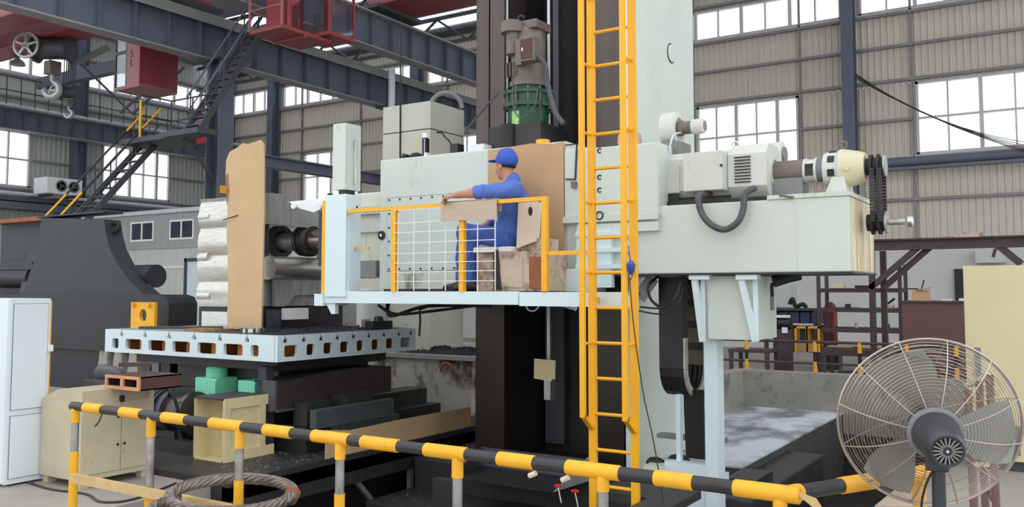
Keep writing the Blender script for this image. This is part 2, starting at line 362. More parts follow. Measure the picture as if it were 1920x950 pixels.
for x in colB[1:]: inst(c0, (x+29.6, 0, 0))
# pipe along the back wall
solo(MB().cyl((-8, YB-.62, 5.35), (9, YB-.62, 5.35), .13, n=14).box(-8, 9, YB-.7, YB-.5, 5.12, 5.2), 'wall_pipe', 'girder', 'long dark blue pipe on brackets under the right hand windows of the back wall', 'pipe', smooth=True)
for k in range(6):
    a = V((-5.1, YB-.5, 8.05)); b = V((1.2+k*1.1, YB-.9-.1*k, 5.4-.3*k)); solo(MB().tube(catenary(a+V((0, -.02*k, -.03*k)), b, .75+.1*k, 14), .009, 4), 'hanging_cable', 'rope_thin', 'thin dark cable sagging from the back wall column across the right window', 'cable', 'cables sagging from the back wall column', True)
# left wall
wl = struct(MB().box(XA-.3, XA, 5, YB, 0, Z1), 'wall_left', 'plaster')
lowA = [(14.55, 17.8, 4), (20.7, 23.86, 5)]; upA = [(5.2, 11.2, 8), (11.7, 19.2, 10), (19.8, 26.8, 10)]
fill(wl, 'y', 5, YB, Z1, Z2, [], SHL, XA); fill(wl, 'y', 5, YB, Z2, Z3, lowA, SHL, XA); fill(wl, 'y', 5, YB, Z3, Z4, [], SHL, XA)
fill(wl, 'y', 5, YB, Z4, Z5, upA, SHL, XA); fill(wl, 'y', 5, YB, Z5, 13.2, [], SHL, XA)
for a0, a1, n in lowA: window('y', a0, a1, Z2, Z3, n, 2, XA)
for a0, a1, n in upA: window('y', a0, a1, Z4, Z5, n, 1, XA)
g1 = part(MB().box(XA+.045, XA+.16, 5, YB, 4.3, 4.38), 'girt', 'girt', wl)
for z in (Z2-.12, Z3+.05, 8.9, Z4-.14, Z5+.06, 12): inst(g1, (0, 0, z-4.3))
for a, b in ((5, 14.45), (17.9, 20.6), (23.95, 27)): part(MB().box(XA+.045, XA+.16, a, b, 6.6, 6.68), 'girt', 'girt', wl)
cl = MB(); cl.ibeam((XA+.4, 19.5, 0), (XA+.4, 19.5, 13.2), .42, .42, .03, (0, 1, 0)); c1 = part(cl, 'wall_column', 'girder', wl)
inst(c1, (0, -8.1, 0)); inst(c1, (0, 7.0, 0))
# roof with glazed strips over the two bays
zc_ = lambda y: 11.62+(27-y)*.115
def roof(y0, y1, th): return MB().prism([(-34, y0, zc_(y0)), (9, y0, zc_(y0)), (9, y1, zc_(y1)), (-34, y1, zc_(y1))], (0, 0, th))
ce = struct(roof(26.4, 27.3, .08), 'ceiling', 'ceiling')
ky = 10.7
while ky < 26.3:
    part(roof(ky, ky+1.9, .08), 'roof_sheet', 'ceiling', ce); ky += 3.1
    if ky < 26.6: part(roof(ky-1.2, ky, .02), 'skylight_pane', 'glass', ce)
for k, y in enumerate((11.2, 16.6, 22.0, 25.2)):
    t = thing('roof_truss', 'dark steel roof truss under the glazed strips, %s counted from the camera' % ('first', 'second', 'third', 'fourth')[k], 'truss', (-12, y, zc_(y)-1), 'roof trusses under the skylights'); zt0 = zc_(y)-.12
    part(MB().box(-33, 9, y-.06, y+.06, zt0-.02, zt0+.1), 'top_chord', 'darksteel', t); part(MB().box(-33, 9, y-.06, y+.06, zt0-1, zt0-.88), 'bottom_chord', 'darksteel', t)
    d0 = part(MB().beam((-32, y, zt0-.94), (-30.6, y, zt0), .07, .07), 'diagonal', 'darksteel', t); d1 = part(MB().beam((-30.6, y, zt0), (-29.2, y, zt0-.94), .07, .07), 'diagonal', 'darksteel', t)
    for i in range(1, 14): inst(d0, (2.8*i, 0, 0)); inst(d1, (2.8*i, 0, 0))
# ------------------------------------------------------------------ crane runways
def runway(name, label, X, z0, z1, y0, y1, sp, m='girder', side=1):
    t = thing(name, label, 'girder', (X, (y0+y1)/2, z0))
    part(MB().box(X-.02, X+.02, y0, y1, z0+.04, z1-.04), 'web', m, t)
    part(MB().box(X-.2, X+.2, y0, y1, z0, z0+.04), 'bottom_flange', 'girder_l', t); part(MB().box(X-.24, X+.24, y0, y1, z1-.05, z1), 'top_flange', 'girder_l', t)
    part(MB().box(X-.04, X+.04, y0, y1, z1, z1+.1), 'crane_rail', 'steel_d', t)
    s = part(MB().box(X+.02, X+.18, y0+.2, y0+.215, z0+.04, z1-.05), 'stiffener', m, t)
    n = int((y1-y0-.3)/sp)
    for i in range(1, n): inst(s, (0, i*sp, 0))
    return t
runway('crane_runway_girder', 'long blue-grey girder descending behind the steep steel stairs, carrying the far red crane', -17.3, 7.25, 8.3, 7.0, 26.6, .85)
runway('crane_runway_girder', 'upper blue-grey girder with close stiffeners under the near red crane bridge', -15.6, 8.2, 9.15, 10.5, 26.6, .82)
runway('crane_runway_girder', 'low blue-grey girder with pale rail along the left wall windows', -31.9, 7.5, 8.3, 8, 26.6, .62)
solo(MB().cyl((-31.55, 8, 8.34), (-31.55, 26.5, 8.34), .05, n=8), 'conductor_pipe', 'ledstrip', 'thin white pipe along the top edge of the low left wall girder', 'pipe', smooth=True)
# walkway flange on the far girder
solo(MB().box(-17.07, -17.05, 9.5, 26.5, 8.08, 8.3), 'walkway_channel', 'girder_l', 'pale steel channel running along the top of the far girder below the red cab', 'channel')
solo(MB().ibeam((-17.1, 13.85, 5.02), (-17.1, 26.4, 5.02), .3, .3, .04), 'tie_beam', 'girder', 'dark tie beam running behind the board and the white upper box', 'beam')
# main columns in the middle row
def hcol(x, y, label, zt):
    t = thing('main_column', label, 'column', (x, y, 0))
    part(MB().box(x-.24, x-.2, y-.21, y+.21, 0, zt), 'flange', 'girder', t); part(MB().box(x+.2, x+.24, y-.21, y+.21, 0, zt), 'flange', 'girder', t)
    part(MB().box(x-.2, x+.2, y-.03, y+.03, 0, zt), 'web', 'darksteel', t)  # web coloured darker than the flanges, its shadow put into the paint
    part(MB().box(x-.5, x+.26, y-.34, y+.34, zt, zt+.06), 'cap_plate', 'darksteel', t); part(MB().box(x-.42, x+.42, y-.4, y+.4, 0, .05), 'base_plate', 'darksteel', t); return t
hcol(-16.945, 13.6, 'thick grey steel column beside the upright cardboard board', 7.18)
hcol(-16.85, 19.9, 'dark steel column rising behind the tall beige tower cabinet', 7.18)
solo(MB().cyl((-16.5, 19.3, 0), (-16.5, 19.3, 8.2), .1, n=12), 'down_pipe', 'ledstrip', 'pale vertical pipe on the dark column behind the beige tower', 'pipe', smooth=True)
solo(MB().box(-16.7, -16.685, 13.44, 13.66, 4.03, 4.21), 'warning_sign', 'yellow', 'small yellow warning plate on the grey column left of the board', 'sign')
solo(MB().lathe(onD(376, 268, 20.2), (0, 0, 1), [(0, .09), (.02, .1), (.4, .1), (.46, .05), (.52, .03)], 14), 'fire_extinguisher', 'exred', 'red fire extinguisher on the landing beside the grey column', 'extinguisher', smooth=True)
# far bridge crane: two red girders, cab and hook
def bridge(label, y, x0, x1, z0, z1, w):
    t = thing('crane_bridge', label, 'crane', ((x0+x1)/2, y, z0)); part(MB().box(x0, x1, y, y+w, z0, z1), 'box_girder', 'redlight', t)
    part(MB().box(x0, x1, y-.25, y+w+.05, z0-.06, z0), 'bottom_plate', 'red', t); part(MB().box(x0, x1, y-.05, y+w+.05, z1, z1+.06), 'top_plate', 'red', t); 
    for x in (x0, x1-.7): part(MB().box(x, x+.7, y-.4, y+w+.4, z0-.16, z0-.06), 'end_truck', 'darksteel', t)
    return t
bridge('nearer dusty red box girder of the far crane, above the hook', 11.6, -32.2, -17.4, 8.72, 9.9, .5)
bridge('farther dusty red box girder of the far crane, behind the hook', 13.1, -32.2, -17.4, 8.72, 9.9, .5)
bridge('near red crane bridge resting on the upper girder at the top edge', 17.6, -15.9, 8, 9.42, 10.6, 1.1)
t = thing('crane_cab', 'red cab with two stacked glass panes hanging below the far crane', 'cab', (-19, 13, 6.6))
x0, x1, y0, y1, z0, z1 = -19.5, -18.5, 12.5, 13.55, 6.6, 8.35
part(MB().box(x0, x1, y0, y1, z0, z0+.08), 'floor_panel', 'redlight', t); part(MB().box(x0, x1, y0, y1, z1, z1+.06), 'roof_panel', 'red', t)
part(MB().box(x1-.04, x1, y0, y1, z0+.08, z1), 'side_panel', 'red', t); part(MB().box(x0+.48, x1-.04, y0, y0+.04, z0+.08, z1), 'front_panel', 'redlight', t)
part(MB().box(x0, x1-.04, y1-.04, y1, z0+.08, z1), 'back_panel', 'red', t)
f = part(MB().box(x0, x0+.04, y0, y0+.04, z0+.08, z1).box(x0+.44, x0+.48, y0, y0+.04, z0+.08, z1).box(x0+.04, x0+.44, y0, y0+.04, 7.48, 7.55), 'window_frame', 'darksteel', t)
part(MB().box(x0+.04, x0+.44, y0+.015, y0+.025, z0+.1, 7.48), 'pane', 'cabglass', f); part(MB().box(x0+.04, x0+.44, y0+.015, y0+.025, 7.55, z1), 'pane', 'cabglass', f)
part(MB().box(x0, x0+.02, y0+.04, y1-.04, z0+.1, z1), 'pane', 'cabglass', f)
def text3d(s, loc, rot, size, m, parent, name='lettering'):
    c = bpy.data.curves.new(name, 'FONT'); c.body = s; c.size = size; c.extrude = .002; c.align_x = 'CENTER'; c.align_y = 'CENTER'
    tmp = bpy.data.objects.new(name, c); COL.objects.link(tmp); dg = bpy.context.evaluated_depsgraph_get(); dg.update()
    me = bpy.data.meshes.new_from_object(tmp.evaluated_get(dg)); bpy.data.objects.remove(tmp)
    o = bpy.data.objects.new(name, me); COL.objects.link(o); o.parent = parent; o.location = V(loc)-ORG[parent]; o.rotation_euler = rot
    me.materials.clear(); me.materials.append(M[m]); return o
text3d('5', (-18.82, 12.49, 7.42), (math.pi/2, 0, 0), .24, 'black', t); text3d('L', (-18.82, 12.49, 7.2), (math.pi/2, 0, 0), .24, 'black', t)
part(MB().box(-19.2, -19.1, 13.2, 13.3, 8.41, 8.66).box(-18.8, -18.7, 13.2, 13.3, 8.41, 8.66).box(-19.4, -18.6, 13.1, 13.9, 8.6, 8.66), 'hanger', 'darksteel', t)
# hook block
def hook(P, s, label):
    t = thing('hook_block', label, 'hook', P); P = V(P); q = V((.84, .54, 0)); n = V((-.54, .84, 0))
    part(MB().lathe(P+V((0, 0, 1.02*s))-q*.42*s-n*.0, q, [(0, .3*s), (.05*s, .33*s), (.06*s, .24*s), (.8*s, .24*s), (.81*s, .33*s), (.86*s, .3*s)], 22), 'drum', 'darksteel', t, True)
    part(MB().lathe(P+V((0, 0, 1.02*s))-q*.44*s, q, [(0, .3*s), (.03*s, .3*s), (.03*s, .1*s), (.05*s, .1*s)], 22), 'sheave_rim', 'steel_d', t, True)
    part(MB().box(P.x-.13*s, P.x+.13*s, P.y-.13*s, P.y+.13*s, P.z+.42*s, P.z+.72*s), 'shank_block', 'motorgrey', t)
    h = [P+V((0, 0, .45*s)), P+V((0, 0, .3*s))]+arc(P+V((0, 0, .08*s)), q, (0, 0, 1), .17*s, math.pi*.42, -math.pi*1.1, 14)
    part(MB().tube(h, [.05*s, .05*s]+[.055*s+.03*s*math.sin(math.pi*i/14) for i in range(14)]+[.02*s], 10), 'hook', 'steel_d', t, True)
    for k in range(6): part(MB().cyl(P+q*(-.25+.1*k)*s+V((0, 0, 1.02*s)), P+q*(-.25+.1*k)*s+V((0, 0, 8.7-P.z)), .012, n=5), 'rope_fall', 'rope_thin', t)
    wc = P+V((0, 0, 1.02*s))-q*.46*s-n*.3*s; ring = arc(wc, q, (0, 0, 1), .27*s, 0, 6.283, 24)[:-1]
    wh = part(MB().tube(ring, .035*s, 6, True).lathe(wc, n, [(-.03, .08*s), (.03, .08*s)], 12), 'sheave_wheel', 'steel_d', t, True)
    for k in range(5): a_ = k*1.257+.3; part(MB().beam(wc, wc+q*.26*s*math.cos(a_)+V((0, 0, .26*s*math.sin(a_))), .05*s, .05*s), 'spoke', 'steel_d', wh)
    return t
hook(onD(97, 174, 24), 1.2, 'large crane hook block with spoked sheave hanging from the far crane')
hook(onD(128, 216, 24.4), .62, 'small second crane hook hanging beside the large one')
for k in range(7): p = onD(78+k*7, 84, 24.2); solo(MB().cyl(p, V((p.x, p.y, 8.72)), .014, n=5), 'hoist_rope', 'rope_thin', 'thin steel hoist rope above the large hook', 'rope', 'hoist ropes above the large hook')
solo(MB().lathe(onD(33, 122, 26), (0, 0, 1), [(0, .22), (.1, .18), (.2, .06), (.35, .05), (.36, .03), (3.4, .02)], 16), 'bay_lamp', 'midgrey', 'bell-shaped bay lamp hanging before the upper left window', 'lamp', smooth=True)
# near crane cab on its platform
t = thing('crane_cab', 'red crane cab with glazed cabin standing on a red platform, top edge', 'cab', (-14.2, 13.3, 7.25)); c = t
part(MB().box(-14.73, -13.74, 12.55, 14.0, 7.25, 7.33).box(-14.73, -13.74, 13.2, 13.26, 7.19, 7.25), 'platform', 'red', t)
part(MB().box(-14.73, -14.2, 13.0, 13.05, 7.33, 9.4), 'rear_panel', 'red', t); part(MB().box(-14.73, -14.68, 13.05, 13.9, 7.33, 9.4), 'rear_panel', 'red', t)
part(MB().beam((-14.0, 13.0, 7.33), (-14.0, 13.0, 9.2), .07, .07).beam((-13.8, 13.9, 7.33), (-13.8, 13.9, 9.2), .07, .07).beam((-14.0, 13.0, 7.9), (-13.8, 13.9, 8.7), .05, .1), 'frame_post', 'red', t)
cabn = part(MB().box(-14.42, -13.5, 13.7, 14.5, 7.36, 7.44), 'cabin_floor', 'red', t)
for (a, b) in ((-14.42, 13.7), (-13.55, 13.7), (-13.55, 14.45), (-14.42, 14.45)): part(MB().box(a, a+.05, b, b+.05, 7.44, 9.2), 'cabin_post', 'red', cabn)
part(MB().box(-14.37, -13.55, 13.71, 13.73, 7.44, 9.2), 'pane', 'cabglass', cabn); part(MB().box(-13.52, -13.5, 13.75, 14.45, 7.44, 9.2), 'pane', 'cabglass', cabn)
part(MB().box(-14.2, -13.9, 13.9, 14.2, 7.44, 7.95).box(-14.2, -13.9, 14.2, 14.26, 7.95, 8.5), 'cab_seat', 'midgrey', cabn)
for z in (7.75, 8.25): part(MB().tube([(-14.73, 12.55, z), (-13.74, 12.55, z)], .02, 6).tube([(-14.73, 12.55, z), (-14.73, 13.3, z)], .02, 6), 'guard_bar', 'redlight', t)
part(MB().beam((-14.73, 12.55, 7.3), (-14.73, 12.55, 8.3), .04, .04).beam((-13.74, 12.55, 7.3), (-13.74, 12.55, 8.3), .04, .04), 'guard_post', 'redlight', t)
# ------------------------------------------------------------------ stairs up to the cranes
def stair(label, p0, p1, w, ny, side=(1, 0, 0), hand=('yellow', 'railblack')):
    p0, p1, s = V(p0), V(p1), V(side); t = thing('steel_stair', label, 'stairs', p0)
    for k in (0, 1): part(MB().beam(p0+s*w*k, p1+s*w*k, .05, .13), 'stringer', 'darksteel', t)
    h = (p1-p0); tread = part(MB().beam(p0+h/ny*.5, p0+h/ny*.5+s*w, .13, .025, (0, 0, 1)), 'tread', 'darksteel', t)
    for i in range(1, ny): inst(tread, h/ny*i)
    for k in (0, 1):
        a, b = p0+s*w*k+V((0, 0, .75)), p1+s*w*k+V((0, 0, .75)); n = 7
        for i in range(n): part(MB().tube([a.lerp(b, i/n), a.lerp(b, (i+1)/n)], .024, 6), 'handrail', hand[i % 2] if i in (1, 2, 5, 6) else hand[1], t)
        for i in (0, 2, 4, 6): q = (p0+s*w*k).lerp(p1+s*w*k, (i+.4)/n); part(MB().tube([q, q+V((0, 0, .75))], .018, 5), 'baluster', 'darksteel', t)
        part(MB().tube([a-V((0, 0, .38)), b-V((0, 0, .38))], .014, 5), 'mid_rail', 'darksteel', t)
    return t
stair('lower steel stair with yellow and black handrails climbing past the left window', (-18.9, 9.6, 1.5), (-18.9, 12.95, 5.36), .6, 17)
stair('upper steep steel stair climbing from the landing to the red cab', (-16.45, 12.3, 5.3), (-16.45, 14.0, 7.9), .5, 13, (1, 0, 0), ('girder', 'girder'))
t = thing('stair_landing', 'grey steel landing with railing between the two stairs', 'landing', (-17.2, 12.8, 5.2))
part(MB().box(-18.95, -17.2, 12.3, 13.3, 5.2, 5.32), 'deck', 'darksteel', t); part(MB().box(-17.2, -15.93, 12.2, 12.7, 5.2, 5.32), 'deck', 'darksteel', t)
for x, y in ((-18.3, 13.25), (-17.5, 13.25), (-16.9, 13.25), (-18.3, 12.4)): part(MB().cyl((x, y, 5.36), (x, y, 6.35), .02, n=6), 'railing_post', 'darksteel', t)
for z in (5.85, 6.35): part(MB().tube([(-18.3, 12.4, z), (-18.3, 13.25, z), (-16.9, 13.25, z)], .02, 6), 'railing_bar', 'darksteel', t)
part(MB().cyl((-18.2, 12.35, 5.32), (-18.2, 12.35, 6.2), .03, n=6), 'yellow_post', 'yellow', t)
part(MB().beam((-16.9, 13.4, 4.4), (-16.9, 12.6, 5.2), .06, .06), 'strut', 'darksteel', t)
# gallery railing on the left wall runway
t = thing('gallery_railing', 'thin dark gallery railing along the left wall girder, below the far cab', 'railing', (-31.3, 17.5, 8.3))
for z in (8.8, 9.3): part(MB().tube([(-31.3, 8.5, z), (-31.3, 25.5, z)], .022, 5), 'rail', 'darksteel', t)
ps = part(MB().cyl((-31.3, 8.5, 8.3), (-31.3, 8.5, 9.3), .02, n=5), 'post', 'darksteel', t)
for i in range(1, 35): inst(ps, (0, i*.5, 0))
for bi, (pa, pb, D) in enumerate((((150, 118), (250, 215), 26), ((330, 118), (225, 212), 24.5), ((345, 126), (250, 212), 24.5))):
    solo(MB().beam(onD(*pa, D), onD(*pb, D), .06, .06), 'sway_brace', 'darksteel', ('thin steel brace sloping down to the right, left of the far red cab', 'upper thin steel brace sloping down to the left under the far red cab', 'lower thin steel brace sloping down to the left under the far red cab')[bi], 'brace', 'braces below the far cab')
solo(MB().beam(onD(142, 117, 25), onD(205, 88, 25), .14, .14), 'sway_brace', 'girder_l', 'pale steel strut left of the far red cab', 'brace')
solo(MB().box(-31.6, -19.5, 17.2, 17.5, 9.1, 9.5), 'truss_beam', 'girder', 'dark horizontal beam behind the large crane hook and the far red cab', 'beam')
# tray, air conditioner
solo(MB().box(XA+.1, XA+.5, 5.5, 26.5, 5.05, 5.22).box(XA+.1, XA+.75, 5.5, 26.5, 4.72, 4.98), 'cable_tray', 'girder', 'long pale-edged cable tray along the left wall under the windows', 'tray')
solo(MB().cyl((XA+.62, 5.5, 5.3), (XA+.62, 26.5, 5.3), .06, n=8), 'tray_pipe', 'ledstrip', 'thin white pipe lying on the left wall cable tray', 'pipe', smooth=True)
t = thing('air_conditioner', 'white outdoor air conditioner with two round fans on the left wall ledge', 'conditioner', (-31.6, 18.6, 5.3))
part(MB().box(-32.3, -31.4, 17.6, 18.95, 5.32, 5.92, .02), 'casing', 'white', t); part(MB().box(-33, -31.5, 17.8, 17.88, 5.23, 5.32), 'wall_bracket', 'darksteel', t); part(MB().box(-33, -31.5, 18.7, 18.78, 5.23, 5.32), 'wall_bracket', 'darksteel', t)
for y in (18.14, 18.62):
    g = part(MB().lathe((-31.41, y, 5.62), (1, 0, 0), [(0, .22), (.03, .22), (.03, .18), (.01, .16)], 20), 'fan_ring', 'midgrey', t, True)
    part(MB().lathe((-31.4, y, 5.62), (1, 0, 0), [(0, .08), (.04, .07)], 12), 'fan_hub', 'darksteel', g, True)
    for k in range(3): a = k*2.1; part(MB().beam((-31.39, y, 5.62), (-31.39, y+.15*math.cos(a), 5.62+.15*math.sin(a)), .02, .07), 'fan_blade', 'darksteel', g)
# ------------------------------------------------------------------ boring machine: bed, column, headstock
YF = 7.2
solo(MB().box(-6.25, -2.45, 7.75, 10.4, -1.05, -.1, .02).box(-6.25, -2.45, 6.95, 7.75, -1.05, -.42, .02), 'machine_bed', 'blackplate', 'dark stepped machine bed under the tall column', 'bed')
solo(MB().beam((-5.9, 6.1, -.55), (-3.8, 6.1, -.55), .1, .16).beam((-6.2, 6.5, -.6), (-3.8, 6.5, -.6), .3, .06), 'way_cover_rail', 'rustdark', 'rusty red-brown rail lying along the dark pit in front of the bed', 'rail')
t = thing('machine_column', 'tall white machine column with two dark guideways and a round cover on its side', 'column', (-4.65, 8.9, -.1)); colm = t
ZT = 8.2
part(MB().box(-3.72, -3.67, 8.05, 9.7, -.1, ZT), 'side_panel', 'mint', t); part(MB().box(-3.8, -3.72, 8.05, 8.1, -.1, ZT), 'front_strip', 'bluewhite', t)
part(MB().box(-5.63, -5.46, 8.05, 8.5, 2.9, ZT).box(-5.44, -5.25, 8.05, 8.5, 2.9, ZT).box(-5.5, -5.4, 8.1, 8.5, 2.9, ZT), 'left_guideway', 'guide', t)
part(MB().box(-5.63, -5.25, 8.05, 8.5, -.1, 2.9), 'left_guideway_oily', 'guide_oily', t)
part(MB().box(-4.13, -3.82, 8.05, 8.5, 2.9, ZT), 'right_guideway', 'guide', t); part(MB().box(-4.13, -3.82, 8.05, 8.5, -.1, 2.9), 'right_guideway_oily', 'guide_oily', t)
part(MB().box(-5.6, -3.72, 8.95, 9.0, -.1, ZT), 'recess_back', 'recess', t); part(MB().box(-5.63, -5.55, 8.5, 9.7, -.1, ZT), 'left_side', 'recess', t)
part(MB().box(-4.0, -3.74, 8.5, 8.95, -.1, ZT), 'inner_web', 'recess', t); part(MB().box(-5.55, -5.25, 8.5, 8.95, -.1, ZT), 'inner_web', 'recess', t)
part(MB().box(-5.6, -3.72, 9.66, 9.7, -.1, ZT), 'back_panel', 'bluewhite', t); part(MB().box(-5.63, -3.67, 8.05, 9.7, ZT, ZT+.1), 'top_cap', 'mint', t)
part(MB().box(-5.2, -4.95, 8.85, 8.95, 0.0, 1.9), 'recess_panel', 'recess_grey', t)
d0 = onX(1258, 100, -3.67); part(MB().lathe(d0-V((.0, 0, 0)), (1, 0, 0), [(0, .1), (.012, .1), (.016, .085)], 24), 'round_cover', 'mint', t, True)
part(MB().lathe(d0, (1, 0, 0), [(0, .112), (.006, .112)], 24), 'cover_gap', 'black', t)
for px in (951, 1029): p = onY(px, 100, 8.1); part(MB().cyl((p.x, 8.1, 3.18), (p.x, 8.1, ZT), .011 if px < 1000 else .016, n=10), 'lift_rod', 'ledstrip', t, True)
p = onY(1044, 100, 8.6); part(MB().box(p.x-.05, p.x+.02, 8.6, 8.7, 3.2, ZT), 'recess_rib', 'recess_grey', t)
p = onY(948, 620, 8.4); part(MB().cyl((p.x, 8.4, 1.1), (p.x, 8.4, 1.75), .012, n=6), 'drip_rod', 'steel', t)
p = onY(1030, 640, 8.3); q = onY(1030, 745, 8.3); part(MB().box(p.x-.02, p.x+.02, 8.28, 8.32, q.z, 1.8).box(p.x-.04, p.x+.04, 8.25, 8.35, q.z-.02, q.z+.25), 'counterweight_bar', 'steel_d', t)
p = onY(1021, 692, 8.2); solo(MB().plate([(p.x-.135, 8.2, p.z-.105), (p.x+.09, 8.2, p.z-.125), (p.x+.09, 8.2, p.z-.1), (p.x+.13, 8.2, p.z-.1), (p.x+.135, 8.2, p.z+.1), (p.x-.13, 8.2, p.z+.11)], [], (0, .01, 0)), 'blank_tag_plate', 'cream', 'stained blank beige plate hanging in the dark column recess', 'plate')
# chip tray at the column foot
t = thing('chip_tray', 'dark folded sheet metal tray at the foot of the column recess', 'tray', (-5, 7.5, -.1))
part(MB().prism([(-5.35, 7.2, -.13), (-4.15, 7.2, -.13), (-4.05, 7.7, -.1), (-5.3, 7.7, -.1)], (0, 0, .02)), 'tray_floor', 'black', t)
part(MB().beam((-5.3, 7.7, 0), (-4.05, 7.7, 0), .02, .22), 'back_lip', 'recess_grey', t)
part(MB().prism([(-5.35, 7.2, -.12), (-5.3, 7.7, -.1), (-5.3, 7.7, .12)], (.015, 0, 0)), 'end_lip', 'blackplate', t); part(MB().prism([(-4.15, 7.2, -.12), (-4.05, 7.7, -.1), (-4.05, 7.7, .13)], (.015, 0, 0)), 'end_lip', 'steel_d', t)
# headstock
t = thing('headstock', 'large mint white headstock carrying the spindle, with bolted cover plate and round dial', 'headstock', (-5.1, 7.6, 1.72)); hs = t
part(MB().box(-6.31, -4.0, YF, 8.04, 1.72, 3.17, .015), 'body', 'mint', t)
def panelY(px0, py0, px1, py1, Y, th):
    a = onY(px0, py0, Y); b = onY(px1, py1, Y); return MB().box(min(a.x, b.x), max(a.x, b.x), Y-th, Y, min(a.z, b.z), max(a.z, b.z))
a = onY(727, 372, YF); b = onY(905, 508, YF); X0, X1, z0, z1 = a.x, -4.75, onY(727, 508, YF).z, a.z
part(MB().box(X0, X1, YF-.006, YF, z0, z1), 'cover_plate', 'mint', t); part(MB().box(X0-.005, X1+.005, YF-.002, YF, z0-.005, z1+.005), 'plate_gap', 'darksteel', t)
bo = part(MB().cyl((X0+.03, YF-.012, z1-.02), (X0+.03, YF-.004, z1-.02), .011, n=8), 'bolt', 'black', t)
for i in range(1, 11): inst(bo, (i*.145, 0, 0))
for i in range(0, 11): inst(bo, (i*.145, 0, z0-z1+.04))
for i in (1, 2, 3, 4): inst(bo, (0, 0, (z0-z1+.04)*i/5))
part(MB().box(X0+.05, -4.6, YF-.008, YF, 1.76, z0-.03), 'lower_strip', 'mint_dirty', t)
part(MB().box(-6.2, -4.1, YF-.05, YF, 1.72, 1.77), 'drip_channel', 'black', t)
p = onY(716, 441, YF); part(MB().lathe(p, (0, -1, 0), [(0, .05), (.012, .05), (.012, .036), (.004, .034)], 20), 'dial_ring', 'black', t, True); part(MB().lathe(p, (0, -1, 0), [(0, .018), (.02, .016)], 10), 'dial_hub', 'steel', t, True)
part(MB().beam(p+V((-.03, -.006, 0)), p+V((.03, -.006, 0)), .01, .012).beam(p+V((0, -.006, -.03)), p+V((0, -.006, .03)), .012, .01), 'dial_spoke', 'black', t)
# nose between the guard box and the body
part(MB().box(-6.85, -6.31, 7.35, 8.1, 1.95, 2.85, .02), 'nose_block', 'mint_dirty', t)
part(MB().box(-6.86, -6.36, 7.28, 7.35, 2.6, 2.68).box(-6.86, -6.36, 7.3, 7.35, 2.4, 2.5), 'nose_band', 'steel_d', t)
part(MB().box(-6.8, -6.36, 7.2, 7.36, 1.9, 2.08), 'nose_foot', 'midgrey', t)
sp = V((-8.1, 7.75, 2.37))
part(MB().lathe((-6.85, 7.75, 2.37), (-1, 0, 0), [(0, .28), (.1, .28), (.12, .2), (.55, .2), (.57, .14), (1.0, .135)], 28), 'spindle_nose', 'spindle', t, True)
part(MB().lathe((-7.85, 7.75, 2.37), (-1, 0, 0), [(0, .17), (.04, .2), (.12, .2), (.13, .17), (.15, .17), (.16, .19), (.2, .19), (.22, .14)], 28), 'spindle_collar', 'black', t, True)
part(MB().lathe((-8.0, 7.75, 2.37), (-1, 0, 0), [(0, .193), (.03, .193)], 28), 'collar_ring', 'spindle', t, True)
part(MB().lathe((-8.07, 7.75, 2.37), (-1, 0, 0), [(0, .125), (.36, .12)], 24), 'boring_bar', 'steel', t, True)
part(MB().beam((-7.05, 7.2, 2.0), (-7.05, 7.2, 2.85), .06, .03), 'wiper_strip', 'black', t)
# right part of the headstock and the ram housing
part(MB().box(-4.0, -3.05, YF-.03, 8.04, 2.42, 3.07, .012), 'rear_housing', 'mint', t)
part(MB().box(-3.28, -3.06, YF-.034, YF-.03, 2.46, 3.05), 'housing_door', 'mint', t)
part(MB().box(-4.0, -3.05, YF-.06, YF-.03, 2.38, 2.44), 'housing_ledge', 'mint', t)
part(MB().box(-3.86, -3.05, YF-.05, YF-.0, 2.28, 2.36), 'housing_ledge', 'mint', t)
part(MB().box(-3.86, -3.5, YF-.06, YF-.0, 1.78, 2.3).box(-3.86, -3.3, YF-.08, YF, 2.1, 2.14).box(-3.86, -3.3, YF-.08, YF, 1.95, 1.99).box(-3.86, -3.3, YF-.08, YF, 2.25, 2.29), 'ribbed_bracket', 'bluewhite', t)
for py in (282, 332, 356): p = onY(1124, py, YF-.035); part(MB().tube(arc(p, (1, 0, 0), (0, 0, 1), .02, .6, 5.4, 8), .006, 5), 'lifting_eye', 'black', t)
p = onY(1124, 404, YF-.06); part(MB().tube(arc(p, (1, 0, 0), (0, 0, 1), .035, 0, 6.28, 16), .008, 6), 'pull_ring', 'black', t, True)
rh = part(MB().box(-4.0, -1.46, YF, 8.19, 1.9, 2.5, .012), 'ram_housing', 'mint', t)
part(MB().box(-1.46, -1.455, YF+.02, 8.17, 1.91, 2.49), 'end_plate', 'mint_rust', t)
part(MB().box(-1.87, -1.86, YF-.004, YF, 1.91, 2.49), 'seam', 'mint_dirty', rh); part(MB().box(-4.0, -1.44, YF-.012, 8.2, 1.885, 1.9), 'bottom_edge', 'black', rh)
part(MB().box(-2.1, -1.45, YF-.01, 8.18, 2.5, 2.535), 'gear_foot', 'mint_dirty', t)
